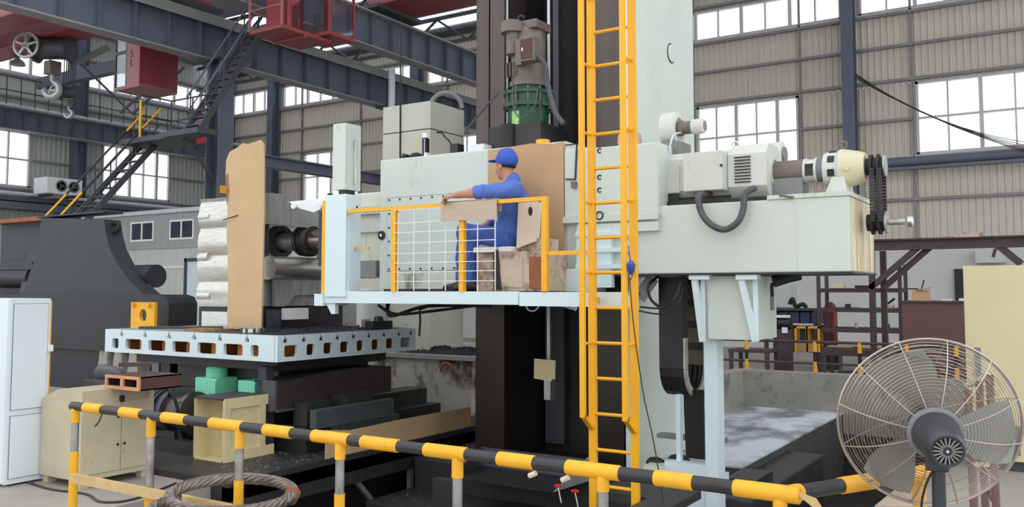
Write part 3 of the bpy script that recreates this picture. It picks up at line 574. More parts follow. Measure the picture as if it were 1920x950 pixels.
# guard boxes at the front end of the deck
YD = 6.4
t = thing('guard_box', 'tall pale blue box post at the left end of the operator deck', 'box', (-6.18, 6.5, 1.7))
part(MB().box(-6.31, -6.03, YD-.02, 6.6, 1.69, 2.71, .006), 'casing', 'bluewhite', t); part(MB().box(-6.03, -6.022, YD+.02, 6.58, 1.72, 2.69), 'side_cover', 'bluewhite', t)
p = onX(668, 388, -6.03); part(MB().cyl(p, p+V((.012, 0, 0)), .012, n=8), 'cable_gland', 'black', t)
t = thing('upper_guard_box', 'white upper box with a slim vertical handle, on top of the deck-end box', 'box', (-6.15, 6.5, 2.75))
part(MB().box(-6.24, -6.07, YD, 6.63, 2.76, 3.43, .005), 'casing', 'mint', t); part(MB().box(-6.2, -6.1, YD+.05, 6.58, 2.71, 2.76), 'pivot', 'black', t)
hp = onX(663, 305, -6.07); part(MB().tube([hp+V((0, 0, .22)), hp+V((.03, 0, .22)), hp+V((.03, 0, -.22)), hp+V((0, 0, -.22))], .008, 6), 'handle', 'steel', t)
solo(MB().beam((-6.355, 6.42, 1.725), (-6.355, 6.42, 2.66), .03, .05), 'screen_post', 'yellow', 'upright yellow strip on the left of the deck-end box', 'post')
solo(MB().box(-6.45, -6.372, 6.43, 6.47, 2.0, 2.56), 'screen_flap', 'black', 'black rubber flap left of the yellow strip, before the spindle', 'flap')
solo(MB().prism([onY(541, 378, 6.55), onY(598, 372, 6.55), onY(612, 374, 6.55), onY(600, 392, 6.55), onY(588, 398, 6.55), onY(560, 390, 6.55)], (0, .12, .02)).cyl(onY(550, 386, 6.5), onY(556, 388, 6.6), .03).beam(onY(600, 380, 6.55), (-6.36, 6.43, 2.62), .03, .03), 'lamp_shade', 'white', 'white wedge-shaped work lamp shade above the spindle', 'lamp')
# ------------------------------------------------------------------ operator deck
t = thing('operator_deck', 'long white operator deck hanging on the headstock', 'platform', (-4.7, 6.8, 1.62))
part(MB().box(-6.33, -4.03, YD, YD+.03, 1.63, 1.745), 'front_edge', 'bluewhite', t); part(MB().box(-4.02, -3.0, YD, YD+.03, 1.62, 1.74), 'front_edge', 'bluewhite', t)
part(MB().box(-6.33, -3.75, YD+.03, YF-.06, 1.71, 1.74), 'deck_plate', 'blackplate', t); part(MB().box(-3.75, -3.0, YD+.03, 6.66, 1.71, 1.74), 'deck_plate', 'blackplate', t); part(MB().box(-3.03, -3.0, YD+.03, 6.6, 1.62, 1.71), 'end_edge', 'bluewhite', t)
for x in (-6.1, -5.2, -4.3): part(MB().box(x-.03, x+.03, YD+.03, YF, 1.64, 1.71), 'cross_bearer', 'midgrey', t)
part(MB().box(-6.45, -6.33, YD-.02, 6.75, 1.6, 1.72), 'end_bracket', 'bluewhite', t); part(MB().prism([(-6.33, YD+.02, 1.63), (-6.2, YD+.02, 1.63), (-6.2, YD+.02, 1.52), (-6.25, YD+.02, 1.52)], (0, .05, 0)), 'end_gusset', 'bluewhite', t)
# guard rail
t = thing('deck_guard_rail', 'yellow guard rail with white wire mesh along the operator deck', 'railing', (-5, YD, 1.74))
zr = onY(1020, 368, YD).z; xa = -6.02; xb = onY(1022, 370, YD).x
part(MB().box(xa, xb+.02, YD-.01, YD+.03, zr-.035, zr), 'top_rail', 'yellow', t)
for px, zt in ((739, zr-.03), (866, onY(866, 412, YD).z), (1021, zr-.03)):
    x = onY(px, 460, YD).x; part(MB().box(x-.026, x+.026, YD-.012, YD+.032, 1.745, zt), 'post', 'yellow', t)
p = onY(1088, 477, YD); part(MB().box(xb, -3.35, YD, YD+.03, 2.05, 2.085), 'ladder_tie', 'yellow', t)
part(MB().beam((-6.03, 6.5, 2.18), (-5.83, 6.5, 2.17), .02, .03), 'short_bar', 'tan', t)
wx = [onY(px, 460, YD).x for px in (748, 778, 807, 837, 897, 930)]; wz = [onY(800, py, YD).z for py in (391, 416, 434, 454, 474, 492, 509, 527)]
for x in wx: part(MB().box(x-.004, x+.004, YD-.016, YD-.01, 1.75, zr-.06 if x < wx[3] else onY(900, 412, YD).z), 'mesh_wire', 'wire', t)
for i, z in enumerate(wz):
    part(MB().box(wx[0]-.05, wx[5], YD-.02, YD-.016, z-.003, z+.003) if i > 1 else MB().box(wx[0]-.05, wx[3]-.05, YD-.02, YD-.016, z-.003, z+.003), 'mesh_wire', 'wire', t)
# cardboard draped on the rail
a = onY(827, 379, YD-.03); b = onY(931, 372, YD-.03); zb = onY(880, 412, YD-.03).z
o = MB().plate([(a.x, YD-.035, zb), (a.x+.19, YD-.035, zb), (b.x-.02, YD-.035, zb-.01), (b.x+.005, YD-.035, zb-.03), (b.x, YD-.035, zr+.004), (a.x, YD-.035, zr+.004)], [], (0, .01, 0))
o.box(a.x, b.x, YD-.035, YD+.05, zr, zr+.008); o.plate([(a.x, YD+.045, zr-.1), (b.x, YD+.045, zr-.1), (b.x, YD+.045, zr+.004), (a.x, YD+.045, zr+.004)], [], (0, .008, 0))
solo(o, 'rail_pad', 'card_p', 'pale ribbed cardboard folded over the guard rail under the arm', 'cardboard')
# big cardboard on the headstock
a = onY(915, 281, YF-.02); b = onY(1058, 265, YF-.02); zb = onY(1040, 512, YF-.02).z
t = thing('cardboard_sheet', 'large brown cardboard sheet standing behind the seated operator', 'cardboard', ((a.x+b.x)/2, YF-.02, zb))
xm = b.x-.12; part(MB().plate([(a.x, YF-.02, zb), (xm, YF-.02, zb), (xm, YF-.02, b.z-.01), (a.x+.5, YF-.02, a.z+.02), (a.x+.1, YF-.02, a.z), (a.x, YF-.02, a.z)], [], (0, .008, 0)), 'main_flap', 'card', t)
part(MB().prism([(xm, YF-.02, zb), (b.x, YF-.035, zb), (b.x, YF-.035, b.z), (xm, YF-.02, b.z-.01)], (0, .008, 0)), 'side_flap', 'card', t)
# clipboard pocket and lock right of it
a = onY(1060, 272, YF-.04); b = onY(1082, 336, YF-.04)
solo(MB().beam(a, (b.x, a.y, a.z), .012, .012).beam((b.x, a.y, a.z), (b.x-.02, a.y, b.z), .012, .014).beam((b.x-.02, a.y, b.z), (a.x, a.y, b.z+.01), .012, .012), 'document_holder', 'black', 'black wire document holder beside the cardboard sheet', 'holder'); solo(MB().box(a.x, b.x-.03, a.y+.012, a.y+.018, b.z+.02, a.z-.012), 'document_sheet', 'paper', 'white sheet behind the black wire holder beside the cardboard', 'paper')
p = onY(1078, 347, YF-.02); solo(MB().box(p.x-.02, p.x+.03, p.y-.04, p.y+.02, p.z-.03, p.z+.03).tube([p, p+V((-.11, 0, .01))], .005, 5), 'toggle_latch', 'motorgrey', 'small grey latch with thin rod under the document frame', 'latch')
solo(MB().box(-4.02, -3.72, YF-.2, YF-.05, 1.745, 1.95), 'step_box', 'bluewhite', 'low white box on the deck behind the ladder', 'box')
# seat
t = thing('operator_chair', 'improvised operator chair, rusty box with white cushion and pale backrest', 'chair', (-4.35, 6.85, 1.74))
a = onY(928, 545, 6.62); b = onY(1022, 470, 6.62)
part(MB().box(a.x, b.x, 6.62, 7.0, 1.745, b.z, .008), 'base_box', 'rustbox', t); part(MB().box(onY(992, 540, 6.61).x, b.x-.005, 6.61, 6.62, 1.77, b.z-.05), 'rust_panel', 'rust', t)
part(MB().box(a.x+.06, a.x+.3, 6.612, 6.62, 1.78, b.z-.05), 'door_panel', 'rustbox', t)
a2 = onY(893, 545, 6.7); part(MB().box(a2.x, a.x-.03, 6.7, 7.0, 1.745, onY(893, 472, 6.7).z, .006), 'front_box', 'rustbox', t)
part(MB().box(a.x-.03, a.x, 6.64, 6.95, 1.745, b.z), 'dark_gap_plate', 'rubber', t)
s0 = onY(889, 465, 6.64); s1 = onY(961, 465, 6.64); xs_ = onY(931, 465, 6.64).x; part(MB().box(s0.x, xs_, 6.62, 7.06, b.z, b.z+.05, .012), 'cushion', 'seatwhite', t); part(MB().box(xs_+.03, s1.x, 6.62, 7.06, b.z, b.z+.05, .012), 'cushion', 'seatwhite', t); part(MB().prism([(xs_-.005, 6.605, b.z+.02), (xs_+.035, 6.605, b.z+.02), (xs_+.075, 6.605, 1.76), (xs_+.0, 6.605, 1.76)], (0, .008, 0)), 'hanging_cloth', 'rubber', t)
q0 = onY(968, 465, 6.68); q1 = onY(1010, 377, 6.68)
pl = [(q0.x, 6.68, q0.z), (onY(1005, 452, 6.68).x, 6.68, onY(1005, 452, 6.68).z), (q1.x, 6.68, q1.z), (onY(972, 375, 6.68).x, 6.68, onY(972, 375, 6.68).z)]
hc = onY(994, 396, 6.68); hole = [hc+V((.026*math.cos(k*math.pi/8), 0, .042*math.sin(k*math.pi/8))) for k in range(16)]
part(MB().plate(pl, [hole], (0, .015, 0)), 'back_side', 'pinkboard', t); part(MB().box(hc.x-.05, hc.x+.05, 6.696, 6.702, hc.z-.07, hc.z+.07), 'hole_shade_plate', 'black', t); part(MB().prism([V(v)+V((0, .015, 0)) for v in (pl[0], pl[3])]+[V(pl[3])+V((.02, .33, 0)), V(pl[0])+V((.02, .33, 0))], (.025, 0, 0)), 'back_board', 'seatwhite', t)  # black plate added behind the hole stands in for the shade inside it
part(MB().box(q0.x+.03, q1.x+.02, 6.72, 7.0, b.z, b.z+.12), 'back_support', 'rustbox', t)
# pedal
p = onY(855, 512, 6.9); solo(MB().box(p.x-.1, p.x+.1, 6.86, 7.06, 1.745, 1.79), 'foot_pedal', 'rubber', 'low black foot pedal on the deck before the operator', 'pedal')
# things on top of the headstock
zt = 3.17
def at(px, Y): return onY(px, 280, Y).x
x = at(797, 7.3); t = thing('thermos_bottle', 'white and black thermos bottle standing on the headstock edge', 'bottle', (x, 7.3, zt))
part(MB().lathe((x, 7.3, zt), (0, 0, 1), [(0, .034), (.17, .034), (.2, .03)], 16), 'flask', 'white', t, True); part(MB().lathe((x, 7.3, zt+.2), (0, 0, 1), [(0, .033), (.03, .034), (.06, .03)], 16), 'lid', 'white', t, True)
part(MB().box(x-.012, x+.012, 7.262, 7.268, zt+.01, zt+.19).box(x+.02, x+.036, 7.27, 7.33, zt+.05, zt+.2), 'strap', 'black', t); part(MB().lathe((x, 7.3, zt+.195), (0, 0, 1), [(0, .035), (.012, .035)], 16), 'neck_band', 'black', t)
x = at(776, 7.3); solo(MB().lathe((x, 7.34, zt), (0, 0, 1), [(0, .06), (.03, .075), (.06, .05), (.07, .01)], 14), 'cable_coil', 'rubber', 'dark lump of coiled cable beside the thermos', 'cable', smooth=True)
x = at(759, 7.3); solo(MB().lathe((x, 7.33, zt+.03), (0, -1, 0), [(-.03, .03), (.05, .034), (.06, .02)], 12), 'small_lamp', 'rubber', 'small round black lamp head left of the coiled cable', 'lamp', smooth=True)
x = at(850, 7.35); t = thing('crank_handle', 'black crank handle with gear box on the headstock edge', 'crank', (x, 7.4, zt))
part(MB().box(x-.03, x+.07, 7.33, 7.45, zt, zt+.12, .006), 'gear_case', 'black', t); part(MB().tube([(x-.02, 7.36, zt+.1), (x-.06, 7.36, zt+.16), (x-.1, 7.34, zt+.2), (x-.15, 7.34, zt+.26)], .009, 6), 'crank_arm', 'black', t); part(MB().cyl((x-.15, 7.34, zt+.26), (x-.2, 7.33, zt+.265), .016, n=8), 'grip', 'black', t)
x = at(900, 7.35); solo(MB().box(x-.08, x+.08, 7.3, 7.5, zt, zt+.08), 'small_carton', 'paper', 'small white carton on the headstock left of the cardboard sheet', 'carton')
x = at(1013, 7.3); solo(MB().lathe((x, 7.35, zt-.0), (0, 0, 1), [(0, .07), (.055, .07), (.06, .066)], 16), 'yellow_tub', 'yellow_worn', 'yellow tub on the headstock in front of the vertical motor', 'tub', smooth=True)
x = at(1155, 7.3); solo(MB().lathe((x, 7.6, 3.07), (0, 0, 1), [(0, .09), (.1, .12), (.17, .11), (.2, .05)], 14), 'wrapped_bundle', 'pink', 'pale pink wrapped bundle behind the ladder on the rear housing', 'bundle', smooth=True)
# vertical motor
Xm = onY(991, 150, 7.75).x; zz = lambda py: onY(991, py, 7.75).z
t = thing('vertical_motor', 'grimy vertical motor on a green gear reducer above the headstock', 'motor', (Xm, 7.75, zt))
z2, z3, z4, z5 = zz(245), zz(198), zz(165), zz(60)
part(MB().box(Xm-.3, Xm+.32, 7.45, 8.04, zt, z2+.02, .01), 'base_block', 'black', t)
part(MB().lathe((Xm, 7.75, z2-.04), (0, 0, 1), [(0, .2), (z3-z2+.02, .22)], 28), 'reducer_body', 'green', t, True)
fz = zz(205); part(MB().lathe((Xm, 7.75, fz), (0, 0, 1), [(0, .27), (.045, .27), (.05, .24), (.13, .24), (.135, .265), (.17, .265)], 32), 'flange', 'green', t, True)
for k in range(12):
    a = k*math.pi/6; c, s_ = math.cos(a), math.sin(a); part(MB().cyl((Xm+c*.25, 7.75+s_*.25, fz-.02), (Xm+c*.25, 7.75+s_*.25, fz+.2), .011, n=6), 'stud', 'motorgrey', t)
    part(MB().beam((Xm+c*.235, 7.75+s_*.235, fz+.06), (Xm+c*.235, 7.75+s_*.235, fz+.12), .06, .02, (c, s_, 0)), 'slot_cover', 'black' if k % 2 else 'green', t)
part(MB().lathe((Xm, 7.75, z3+.13), (0, 0, 1), [(0, .16), (z4-z3-.12, .17)], 24), 'neck', 'green', t, True)
part(MB().lathe((Xm, 7.75, z4), (0, 0, 1), [(0, .2), (.05, .2), (.06, .18), (z5-z4-.05, .185), (z5-z4, .17), (z5-z4+.07, .12)], 28), 'motor_body', 'motorgrey', t, True)
for k in range(5): part(MB().box(Xm-.2+.04*k, Xm-.19+.04*k, 7.56, 7.6, z4+.1, z4+.25), 'cooling_fin', 'motorgrey', t)
part(MB().lathe((Xm-.09, 7.58, zz(68)), (0, 0, 1), [(0, .125), (.1, .125), (.13, .09), (.14, .03)], 22), 'blower_hood', 'motorgrey', t, True); part(MB().lathe((Xm-.08, 7.57, zz(108)), (0, 0, 1), [(0, .07), (zz(68)-zz(108), .07)], 18), 'blower_motor', 'motorgrey', t, True)
part(MB().box(Xm-.1, Xm+.19, 7.6, 7.9, zz(62), zz(46), .01), 'top_hood', 'motorgrey', t); part(MB().tube(arc((Xm, 7.6, zz(42)), (1, 0, 0), (0, 0, 1), .035, 0, 3.14, 6), .008, 6), 'lifting_eye', 'darksteel', t)
tb = part(MB().box(Xm+.08, Xm+.25, 7.44, 7.58, zz(130), zz(86), .008), 'terminal_box', 'motorgrey', t); part(MB().box(Xm+.1, Xm+.235, 7.43, 7.44, zz(126), zz(91)), 'lid', 'rustdark', tb); part(MB().box(Xm+.115, Xm+.13, 7.425, 7.43, zz(112), zz(106)), 'sticker', 'white', tb)
part(MB().box(Xm-.01, Xm+.07, 7.5, 7.6, zz(132), zz(85)), 'side_plate', 'motorgrey', t)
part(MB().box(Xm-.07, Xm+.015, 7.535, 7.55, zz(240), zz(214)), 'sight_glass', 'greenglass', t)
part(MB().cyl((Xm-.06, 7.45, zt), (Xm-.06, 7.45, zz(241)), .075, n=20), 'oil_cup', 'rubber', t, True)
part(MB().box(Xm+.27, Xm+.37, 7.4, 7.55, zt, zt+.09), 'junction_box', 'black', t)
part(MB().tube(spline([(Xm+.24, 7.5, zz(120)), (Xm+.31, 7.55, zz(135)), (Xm+.32, 7.6, zz(170)), (Xm+.4, 7.6, zz(220)), (Xm+.5, 7.6, zz(245))]), .03, 8), 'conduit', 'hose', t, True)
part(MB().tube(spline([(Xm+.02, 7.45, zz(130)), (Xm+.01, 7.42, zz(200)), (Xm+.1, 7.42, zz(232)), (Xm+.24, 7.42, zz(222)), (Xm+.29, 7.45, zz(190)), (Xm+.22, 7.46, zz(180))]), .007, 5), 'thin_cable', 'hose', t, True)
for k in (0, 1): part(MB().tube([(Xm-.62-.02*k, 7.5, zz(240)), (Xm-.3, 7.45, zz(196)), (Xm-.2, 7.48, zz(180-4*k))], .009, 5), 'oil_pipe', 'hose', t)
# ------------------------------------------------------------------ drives on top of the ram housing
zm = 2.5; xq = lambda px, Y: onY(px, 320, Y).x
t = thing('ram_motor', 'big white motor with louvred end and terminal box on the ram housing', 'motor', (-2.65, 7.6, zm))
xa, xb, xc = xq(1243, 7.4), xq(1366, 7.4), xq(1438, 7.4); zc = zm+.29
def octo(x, hw, hz, ch): return [(x, 7.6-hw, zc-hz+ch), (x, 7.6-hw+ch, zc-hz), (x, 7.6+hw-ch, zc-hz), (x, 7.6+hw, zc-hz+ch), (x, 7.6+hw, zc+hz-ch), (x, 7.6+hw-ch, zc+hz), (x, 7.6-hw+ch, zc+hz), (x, 7.6-hw, zc+hz-ch)]
part(MB().prism(octo(xa, .2, .2, .06), (xb-xa, 0, 0)), 'body', 'motorwhite', t)
part(MB().lathe((xa, 7.6, zc), (1, 0, 0), [(-.04, .16), (0, .21), (.04, .21)], 26), 'end_shield', 'motorwhite', t, True)
part(MB().prism(octo(xb, .215, .23, .09), (xc-xb, 0, 0)), 'fan_cowl', 'motorwhite', t)
part(MB().lathe((xc, 7.6, zc), (1, 0, 0), [(0, .13), (.015, .13), (.015, .1), (.005, .09)], 24), 'end_cap_ring', 'motorwhite', t, True)
part(MB().cyl((xc, 7.6, zc), (xc+.17, 7.6, zc), .035, n=12), 'shaft_guard', 'motorwhite', t, True)
bb = part(MB().box(xq(1284, 7.3), xq(1357, 7.3), 7.26, 7.42, zm+.12, zm+.46, .008), 'terminal_box', 'motorwhite', t)
k0 = onY(1353, 310, 7.26); part(MB().cyl(k0, k0+V((0, -.015, 0)), .012, n=8), 'lock', 'black', bb)
lv = part(MB().box(xb+.06, xb+.2, 7.372, 7.386, zc-.11, zc-.1), 'louvre', 'black', t)
for i in range(1, 9): inst(lv, (0, 0, .027*i))
part(MB().box(xa+.02, xa+.16, 7.39, 7.41, zc-.16, zc+.08), 'side_cover', 'motorwhite', t); part(MB().box(xa+.03, xa+.15, 7.385, 7.4, zc-.24, zc-.17), 'foot_slot', 'black', t)
part(MB().box(xa, xc+.02, 7.36, 7.85, zm, zm+.05), 'foot', 'black', t); part(MB().tube(arc((xb, 7.6, zc+.26), (1, 0, 0), (0, 0, 1), .03, 0, 6.28, 12), .009, 6), 'lifting_eye', 'motorwhite', t)
part(MB().box(xb-.07, xb-.02, 7.38, 7.42, zc+.14, zc+.2), 'tag', 'white', t)
t = thing('blower', 'white snail blower with small motor above the big ram motor', 'blower', (-2.85, 7.65, zc+.2))
bx = xq(1243, 7.6); bz = onY(1262, 240, 7.6).z
part(MB().lathe((bx+.0, 7.65, bz), (1, 0, 0), [(0, .15), (.005, .158), (.14, .158), (.15, .14), (.15, .1), (.13, .09)], 28), 'volute', 'motorwhite', t, True); part(MB().box(bx+.02, bx+.14, 7.66, 7.8, bz-.2, bz-.05), 'outlet', 'motorwhite', t)
part(MB().lathe((bx+.15, 7.65, bz), (1, 0, 0), [(0, .075), (.03, .075), (.04, .06), (.14, .06)], 20), 'motor_body', 'motorgrey', t, True); part(MB().lathe((bx+.28, 7.65, bz), (1, 0, 0), [(0, .07), (.1, .072), (.115, .06)], 20), 'motor_cap', 'motorwhite', t, True)
part(MB().lathe((bx+.395, 7.65, bz), (1, 0, 0), [(0, .045), (.004, .045)], 16), 'cap_grille', 'midgrey', t); part(MB().box(bx, bx+.2, 7.5, 7.8, zc+.18, bz-.14), 'mount', 'midgrey', t)
part(MB().tube(spline([(bx+.18, 7.6, bz-.05), (bx+.17, 7.42, bz-.12), (bx+.12, 7.4, zc+.1)]), .01, 5), 'cable', 'ledstrip', t, True)
bx2 = xq(1440, 7.9); bz2 = onY(1455, 290, 7.9).z
t = thing('blower', 'small white snail blower behind the louvred motor end', 'blower', (bx2+.08, 7.95, zm))
part(MB().lathe((bx2, 7.95, bz2), (1, 0, 0), [(0, .12), (.12, .125), (.13, .11), (.13, .07)], 24), 'volute', 'motorwhite', t, True); part(MB().lathe((bx2+.13, 7.95, bz2), (1, 0, 0), [(0, .075), (.02, .07)], 18), 'inlet', 'midgrey', t, True); part(MB().box(bx2, bx2+.1, 7.88, 8.02, zm, bz2-.06), 'outlet', 'motorwhite', t)
# feed gear motor
ga, gb, gc, gd, ge = [xq(p, 7.65) for p in (1446, 1510, 1548, 1582, 1624)]; gz = onY(1500, 322, 7.65).z; gy = 7.65
t = thing('feed_gear_motor', 'grey and cream gear motor with chain drive at the right end of the ram housing', 'motor', ((ga+ge)/2, gy, zm))
part(MB().lathe((ga, gy, gz), (1, 0, 0), [(0, .1), (.01, .105), (gb-ga, .105)], 26), 'motor_body', 'motorgrey', t, True)
part(MB().lathe((gb, gy, gz), (1, 0, 0), [(0, .11), (.02, .11), (.02, .1), (.09, .1), (.09, .112), (.11, .112)], 26), 'lantern', 'motorwhite', t, True)
part(MB().box(gb+.02, gb+.09, gy-.105, gy-.09, gz-.05, gz+.05), 'lantern_opening', 'black', t)
part(MB().lathe((gb+.11, gy, gz), (1, 0, 0), [(0, .1), (gc-gb-.05, .09), (gc-gb, .08)], 26), 'coupling', 'midgrey', t, True)
part(MB().lathe((gc, gy, gz), (1, 0, 0), [(0, .14), (.03, .15), (.11, .15), (.13, .165), (gd-gc, .165)], 30), 'gear_flange', 'motorwhite', t, True)
for k in range(8): a = k*.785+.3; part(MB().beam((gc+.045, gy+.15*math.cos(a), gz+.15*math.sin(a)), (gc+.1, gy+.15*math.cos(a), gz+.15*math.sin(a)), .06, .012, (0, math.cos(a), math.sin(a))), 'flange_slot', 'black', t)
part(MB().lathe((gd, gy, gz), (1, 0, 0), [(0, .165), (.03, .16), (.12, .14), (ge-gd, .12)], 28), 'gearbox', 'motorcream', t, True); part(MB().prism([(gc, gy-.14, zm), (gd+.06, gy-.14, zm), (gd+.03, gy-.14, gz-.08), (gc+.08, gy-.14, gz-.08)], (0, .28, 0)), 'gearbox_foot', 'motorwhite', t)
kp = V((gd+.06, gy-.15, gz-.02)); part(MB().cyl(kp, kp+V((0, -.03, 0)), .022, n=6), 'oil_plug', 'motorcream', t)
part(MB().tube(arc((gd, gy, gz+.2), (1, 0, 0), (0, 0, 1), .03, 0, 6.28, 12), .01, 6), 'lifting_eye', 'motorgrey', t, True)
part(MB().box(ga-.3, gc, gy-.15, gy+.15, zm, zm+.04), 'base_rail', 'black', t); part(MB().box(ga+.02, gb, gy-.11, gy+.11, zm+.03, gz-.06), 'motor_foot', 'midgrey', t)
# sprockets and chain
sx = ge+.03; lz = onX(1640, 418, -1.36).z
def sprocket(z, nm):
    b = MB(); 
    for k in range(2): b.lathe((sx+.055*k, gy, z), (1, 0, 0), [(0, .085), (.004, .1), (.025, .1), (.03, .085)], 18)
    b.lathe((sx-.03, gy, z), (1, 0, 0), [(0, .07), (.14, .07), (.15, .05)], 18); return part(b, nm, 'rubber', t, True, 25)
sprocket(gz, 'upper_sprocket'); sprocket(lz, 'lower_sprocket')
for z in (gz, lz): part(MB().lathe((sx+.11, gy, z), (1, 0, 0), [(0, .09), (.014, .09), (.016, .06)], 20), 'hub_ring', 'steel_d', t, True)
lk = None
for side in (-1, 1):
    n = int((gz-lz)/.026)
    for i in range(n):
        z = lz+.013+i*.026
        for k in range(2):
            if lk is None: lk = part(MB().box(sx+.01, sx+.05, gy-.112, gy-.096, z-.012, z+.01), 'chain_link', 'black', t); lk0 = (0, -1, i)
            else: inst(lk, (.055*k, 0 if side < 0 else .208, .026*i))
part(MB().cyl((sx+.1, gy, lz), (sx+.27, gy, lz), .025, n=12), 'stub_shaft', 'steel_d', t, True); part(MB().lathe((sx+.26, gy, lz), (1, 0, 0), [(0, .03), (.02, .045), (.05, .045), (.06, .03)], 16), 'shaft_knob', 'steel', t, True)
# hoses on the housing
ha = onY(1310, 368, 7.15); hb = onY(1396, 364, 7.15)
solo(MB().tube(spline([(ha.x+.01, 7.4, 2.6), ha, onY(1316, 400, 7.12), onY(1335, 422, 7.1), onY(1360, 430, 7.1), onY(1384, 415, 7.1), onY(1394, 390, 7.12), hb, (hb.x+.02, 7.35, 2.62)]), .028, 10), 'power_hose', 'hose', 'thick dark hose hanging in a U on the ram housing', 'hose', smooth=True)
solo(MB().tube(spline([(-2.05, 7.4, 2.52), (-1.98, 7.17, 2.53), (-1.9, 7.18, 2.51), (-1.8, 7.3, 2.53), (-1.7, 7.3, 2.55)]), .01, 6), 'oil_pipe', 'motorgrey', 'thin bent oil pipe on the ram housing under the gear motor', 'pipe', smooth=True)
solo(MB().tube(spline([(-4.9, 7.3, 1.6), (-5.4, 6.9, 1.6), (-5.8, 6.8, 1.5), (-6.0, 7.0, 1.66)]), .02, 6).tube(spline([(-4.9, 7.2, 1.62), (-5.3, 6.8, 1.55), (-5.7, 6.75, 1.52), (-6.05, 6.9, 1.6)]), .016, 6), 'deck_hose', 'rubber', 'dark hoses looping under the operator deck', 'hose', smooth=True)
solo(MB().tube([onY(810, 572, 6.9), onY(787, 580, 6.9), onY(788, 600, 6.9), onY(786, 630, 6.9)], .012, 5), 'dangling_hose', 'rubber', 'short black hose dangling below the deck in front of the beige tower', 'hose')
solo(MB().tube(spline([onY(985, 568, 6.7), onY(990, 580, 6.7), onY(1003, 582, 6.7), onY(1014, 568, 6.7)]), .008, 5), 'cable_loop', 'ledstrip', 'small grey cable loop under the deck in front of the column', 'cable', smooth=True)
solo(MB().cyl(onY(1040, 566, 6.75), onY(1080, 578, 6.75), .022, n=8), 'drain_pipe', 'ledstrip', 'pale pipe end under the deck beside the ladder', 'pipe')
# ------------------------------------------------------------------ ladder
t = thing('ladder', 'tall yellow ladder with square handrails in front of the ram housing', 'ladder', (-3.08, 6.3, 0.05))
xl, xr, YL, YH = -3.26, -2.895, 6.3, 6.13
for x in (xl, xr): part(MB().box(x-.03, x+.03, YL-.02, YL+.02, -1.04, 5.6), 'side_rail', 'yellow', t)
zf = onY(1090, 782, YH).z
for x in (xl, xr):
    part(MB().box(x-.022, x+.022, YH-.015, YH+.015, zf, 5.6), 'handrail', 'yellow', t); part(MB().beam((x, YH, zf+.015), (x, YL-.02, zf-.1), .044, .03), 'handrail_foot', 'yellow', t)
zr0 = onY(1140, 912, YL).z; dz = (onY(1140, 57, YL).z-zr0)/13
rg = part(MB().cyl((xl, YL, zr0), (xr, YL, zr0), .014, n=8), 'rung', 'yellow', t)
for i in range(-3, 16):
    if i: inst(rg, (0, 0, dz*i))
br = part(MB().cyl((xl, YH, zr0+4*dz), (xl, YL, zr0+4*dz), .012, n=6), 'handrail_bracket', 'yellow', t); inst(br, (xr-xl, 0, 0))
for i in (6, 8, 10, 12, 14): inst(br, (0, 0, dz*(i-4))); inst(br, (xr-xl, 0, dz*(i-4)))
part(MB().box(xl-.015, xl+.015, YL+.02, 6.42, 1.66, 1.7), 'wall_bracket', 'yellow', t)
p = onY(1183, 500, YH-.03); solo(MB().lathe(p+V((0, 0, -.06)), (0, 0, 1), [(0, .01), (.03, .03), (.08, .035), (.11, .012)], 12).tube([p+V((-.02, 0, .16)), p+V((0, -.01, .05)), p+V((.03, 0, .0)), p+V((0, 0, -.1))], .005, 5), 'hanging_rag', 'blue', 'small blue rag tied on the right ladder handrail', 'rag', smooth=True)
pp = [onY(1181, 520, 6.1), onY(1187, 600, 6.1), onY(1205, 730, 6.15), onY(1226, 830, 6.2), onY(1245, 950, 6.3)]; solo(MB().tube(spline(pp), .005, 5), 'ladder_string', 'rope_thin', 'thin dark string hanging from the rag beside the ladder', 'string', smooth=True)
# ------------------------------------------------------------------ below the ram housing
t = thing('motor_cover_box', 'white box hung under the ram housing on slanted brackets', 'box', (-2.45, 7.6, 1.33))
part(MB().box(-2.66, -2.24, 7.3, 7.9, 1.335, 1.88, .006), 'casing', 'mint', t); part(MB().box(-2.24, -2.236, 7.32, 7.88, 1.35, 1.86), 'side_cover', 'mint', t)
for px0, px1 in ((1303, 1318), (1391, 1417)):
    a = onY(px0, 524, 7.24); b = onY(px1, 640, 7.27); part(MB().beam(a, b, .05, .05, (0, 1, 0)), 'slanted_bracket', 'bluewhite', t); part(MB().box(a.x-.04, a.x+.14, 7.2, 7.3, a.z, 1.885), 'top_bracket', 'bluewhite', t); part(MB().beam((b.x, 7.29, b.z), (b.x, 7.29, a.z), .04, .02, (0, 1, 0)), 'bracket_leg', 'bluewhite', t)
p = onX(1448, 560, -2.23); part(MB().box(-2.236, -2.225, p.y-.04, p.y+.04, p.z-.1, p.z+.12), 'slot_frame', 'midgrey', t)
solo(MB().tube(spline([onY(1450, 528, 7.55), onY(1475, 520, 7.6), onY(1500, 514, 7.65)]), [.05]*13, 9).tube([onY(1448, 530, 7.55), onY(1447, 545, 7.55), onY(1449, 556, 7.55)], .014, 6), 'greasy_hose', 'rubber', 'lumpy black greasy hose under the right end of the ram housing', 'hose', smooth=True)
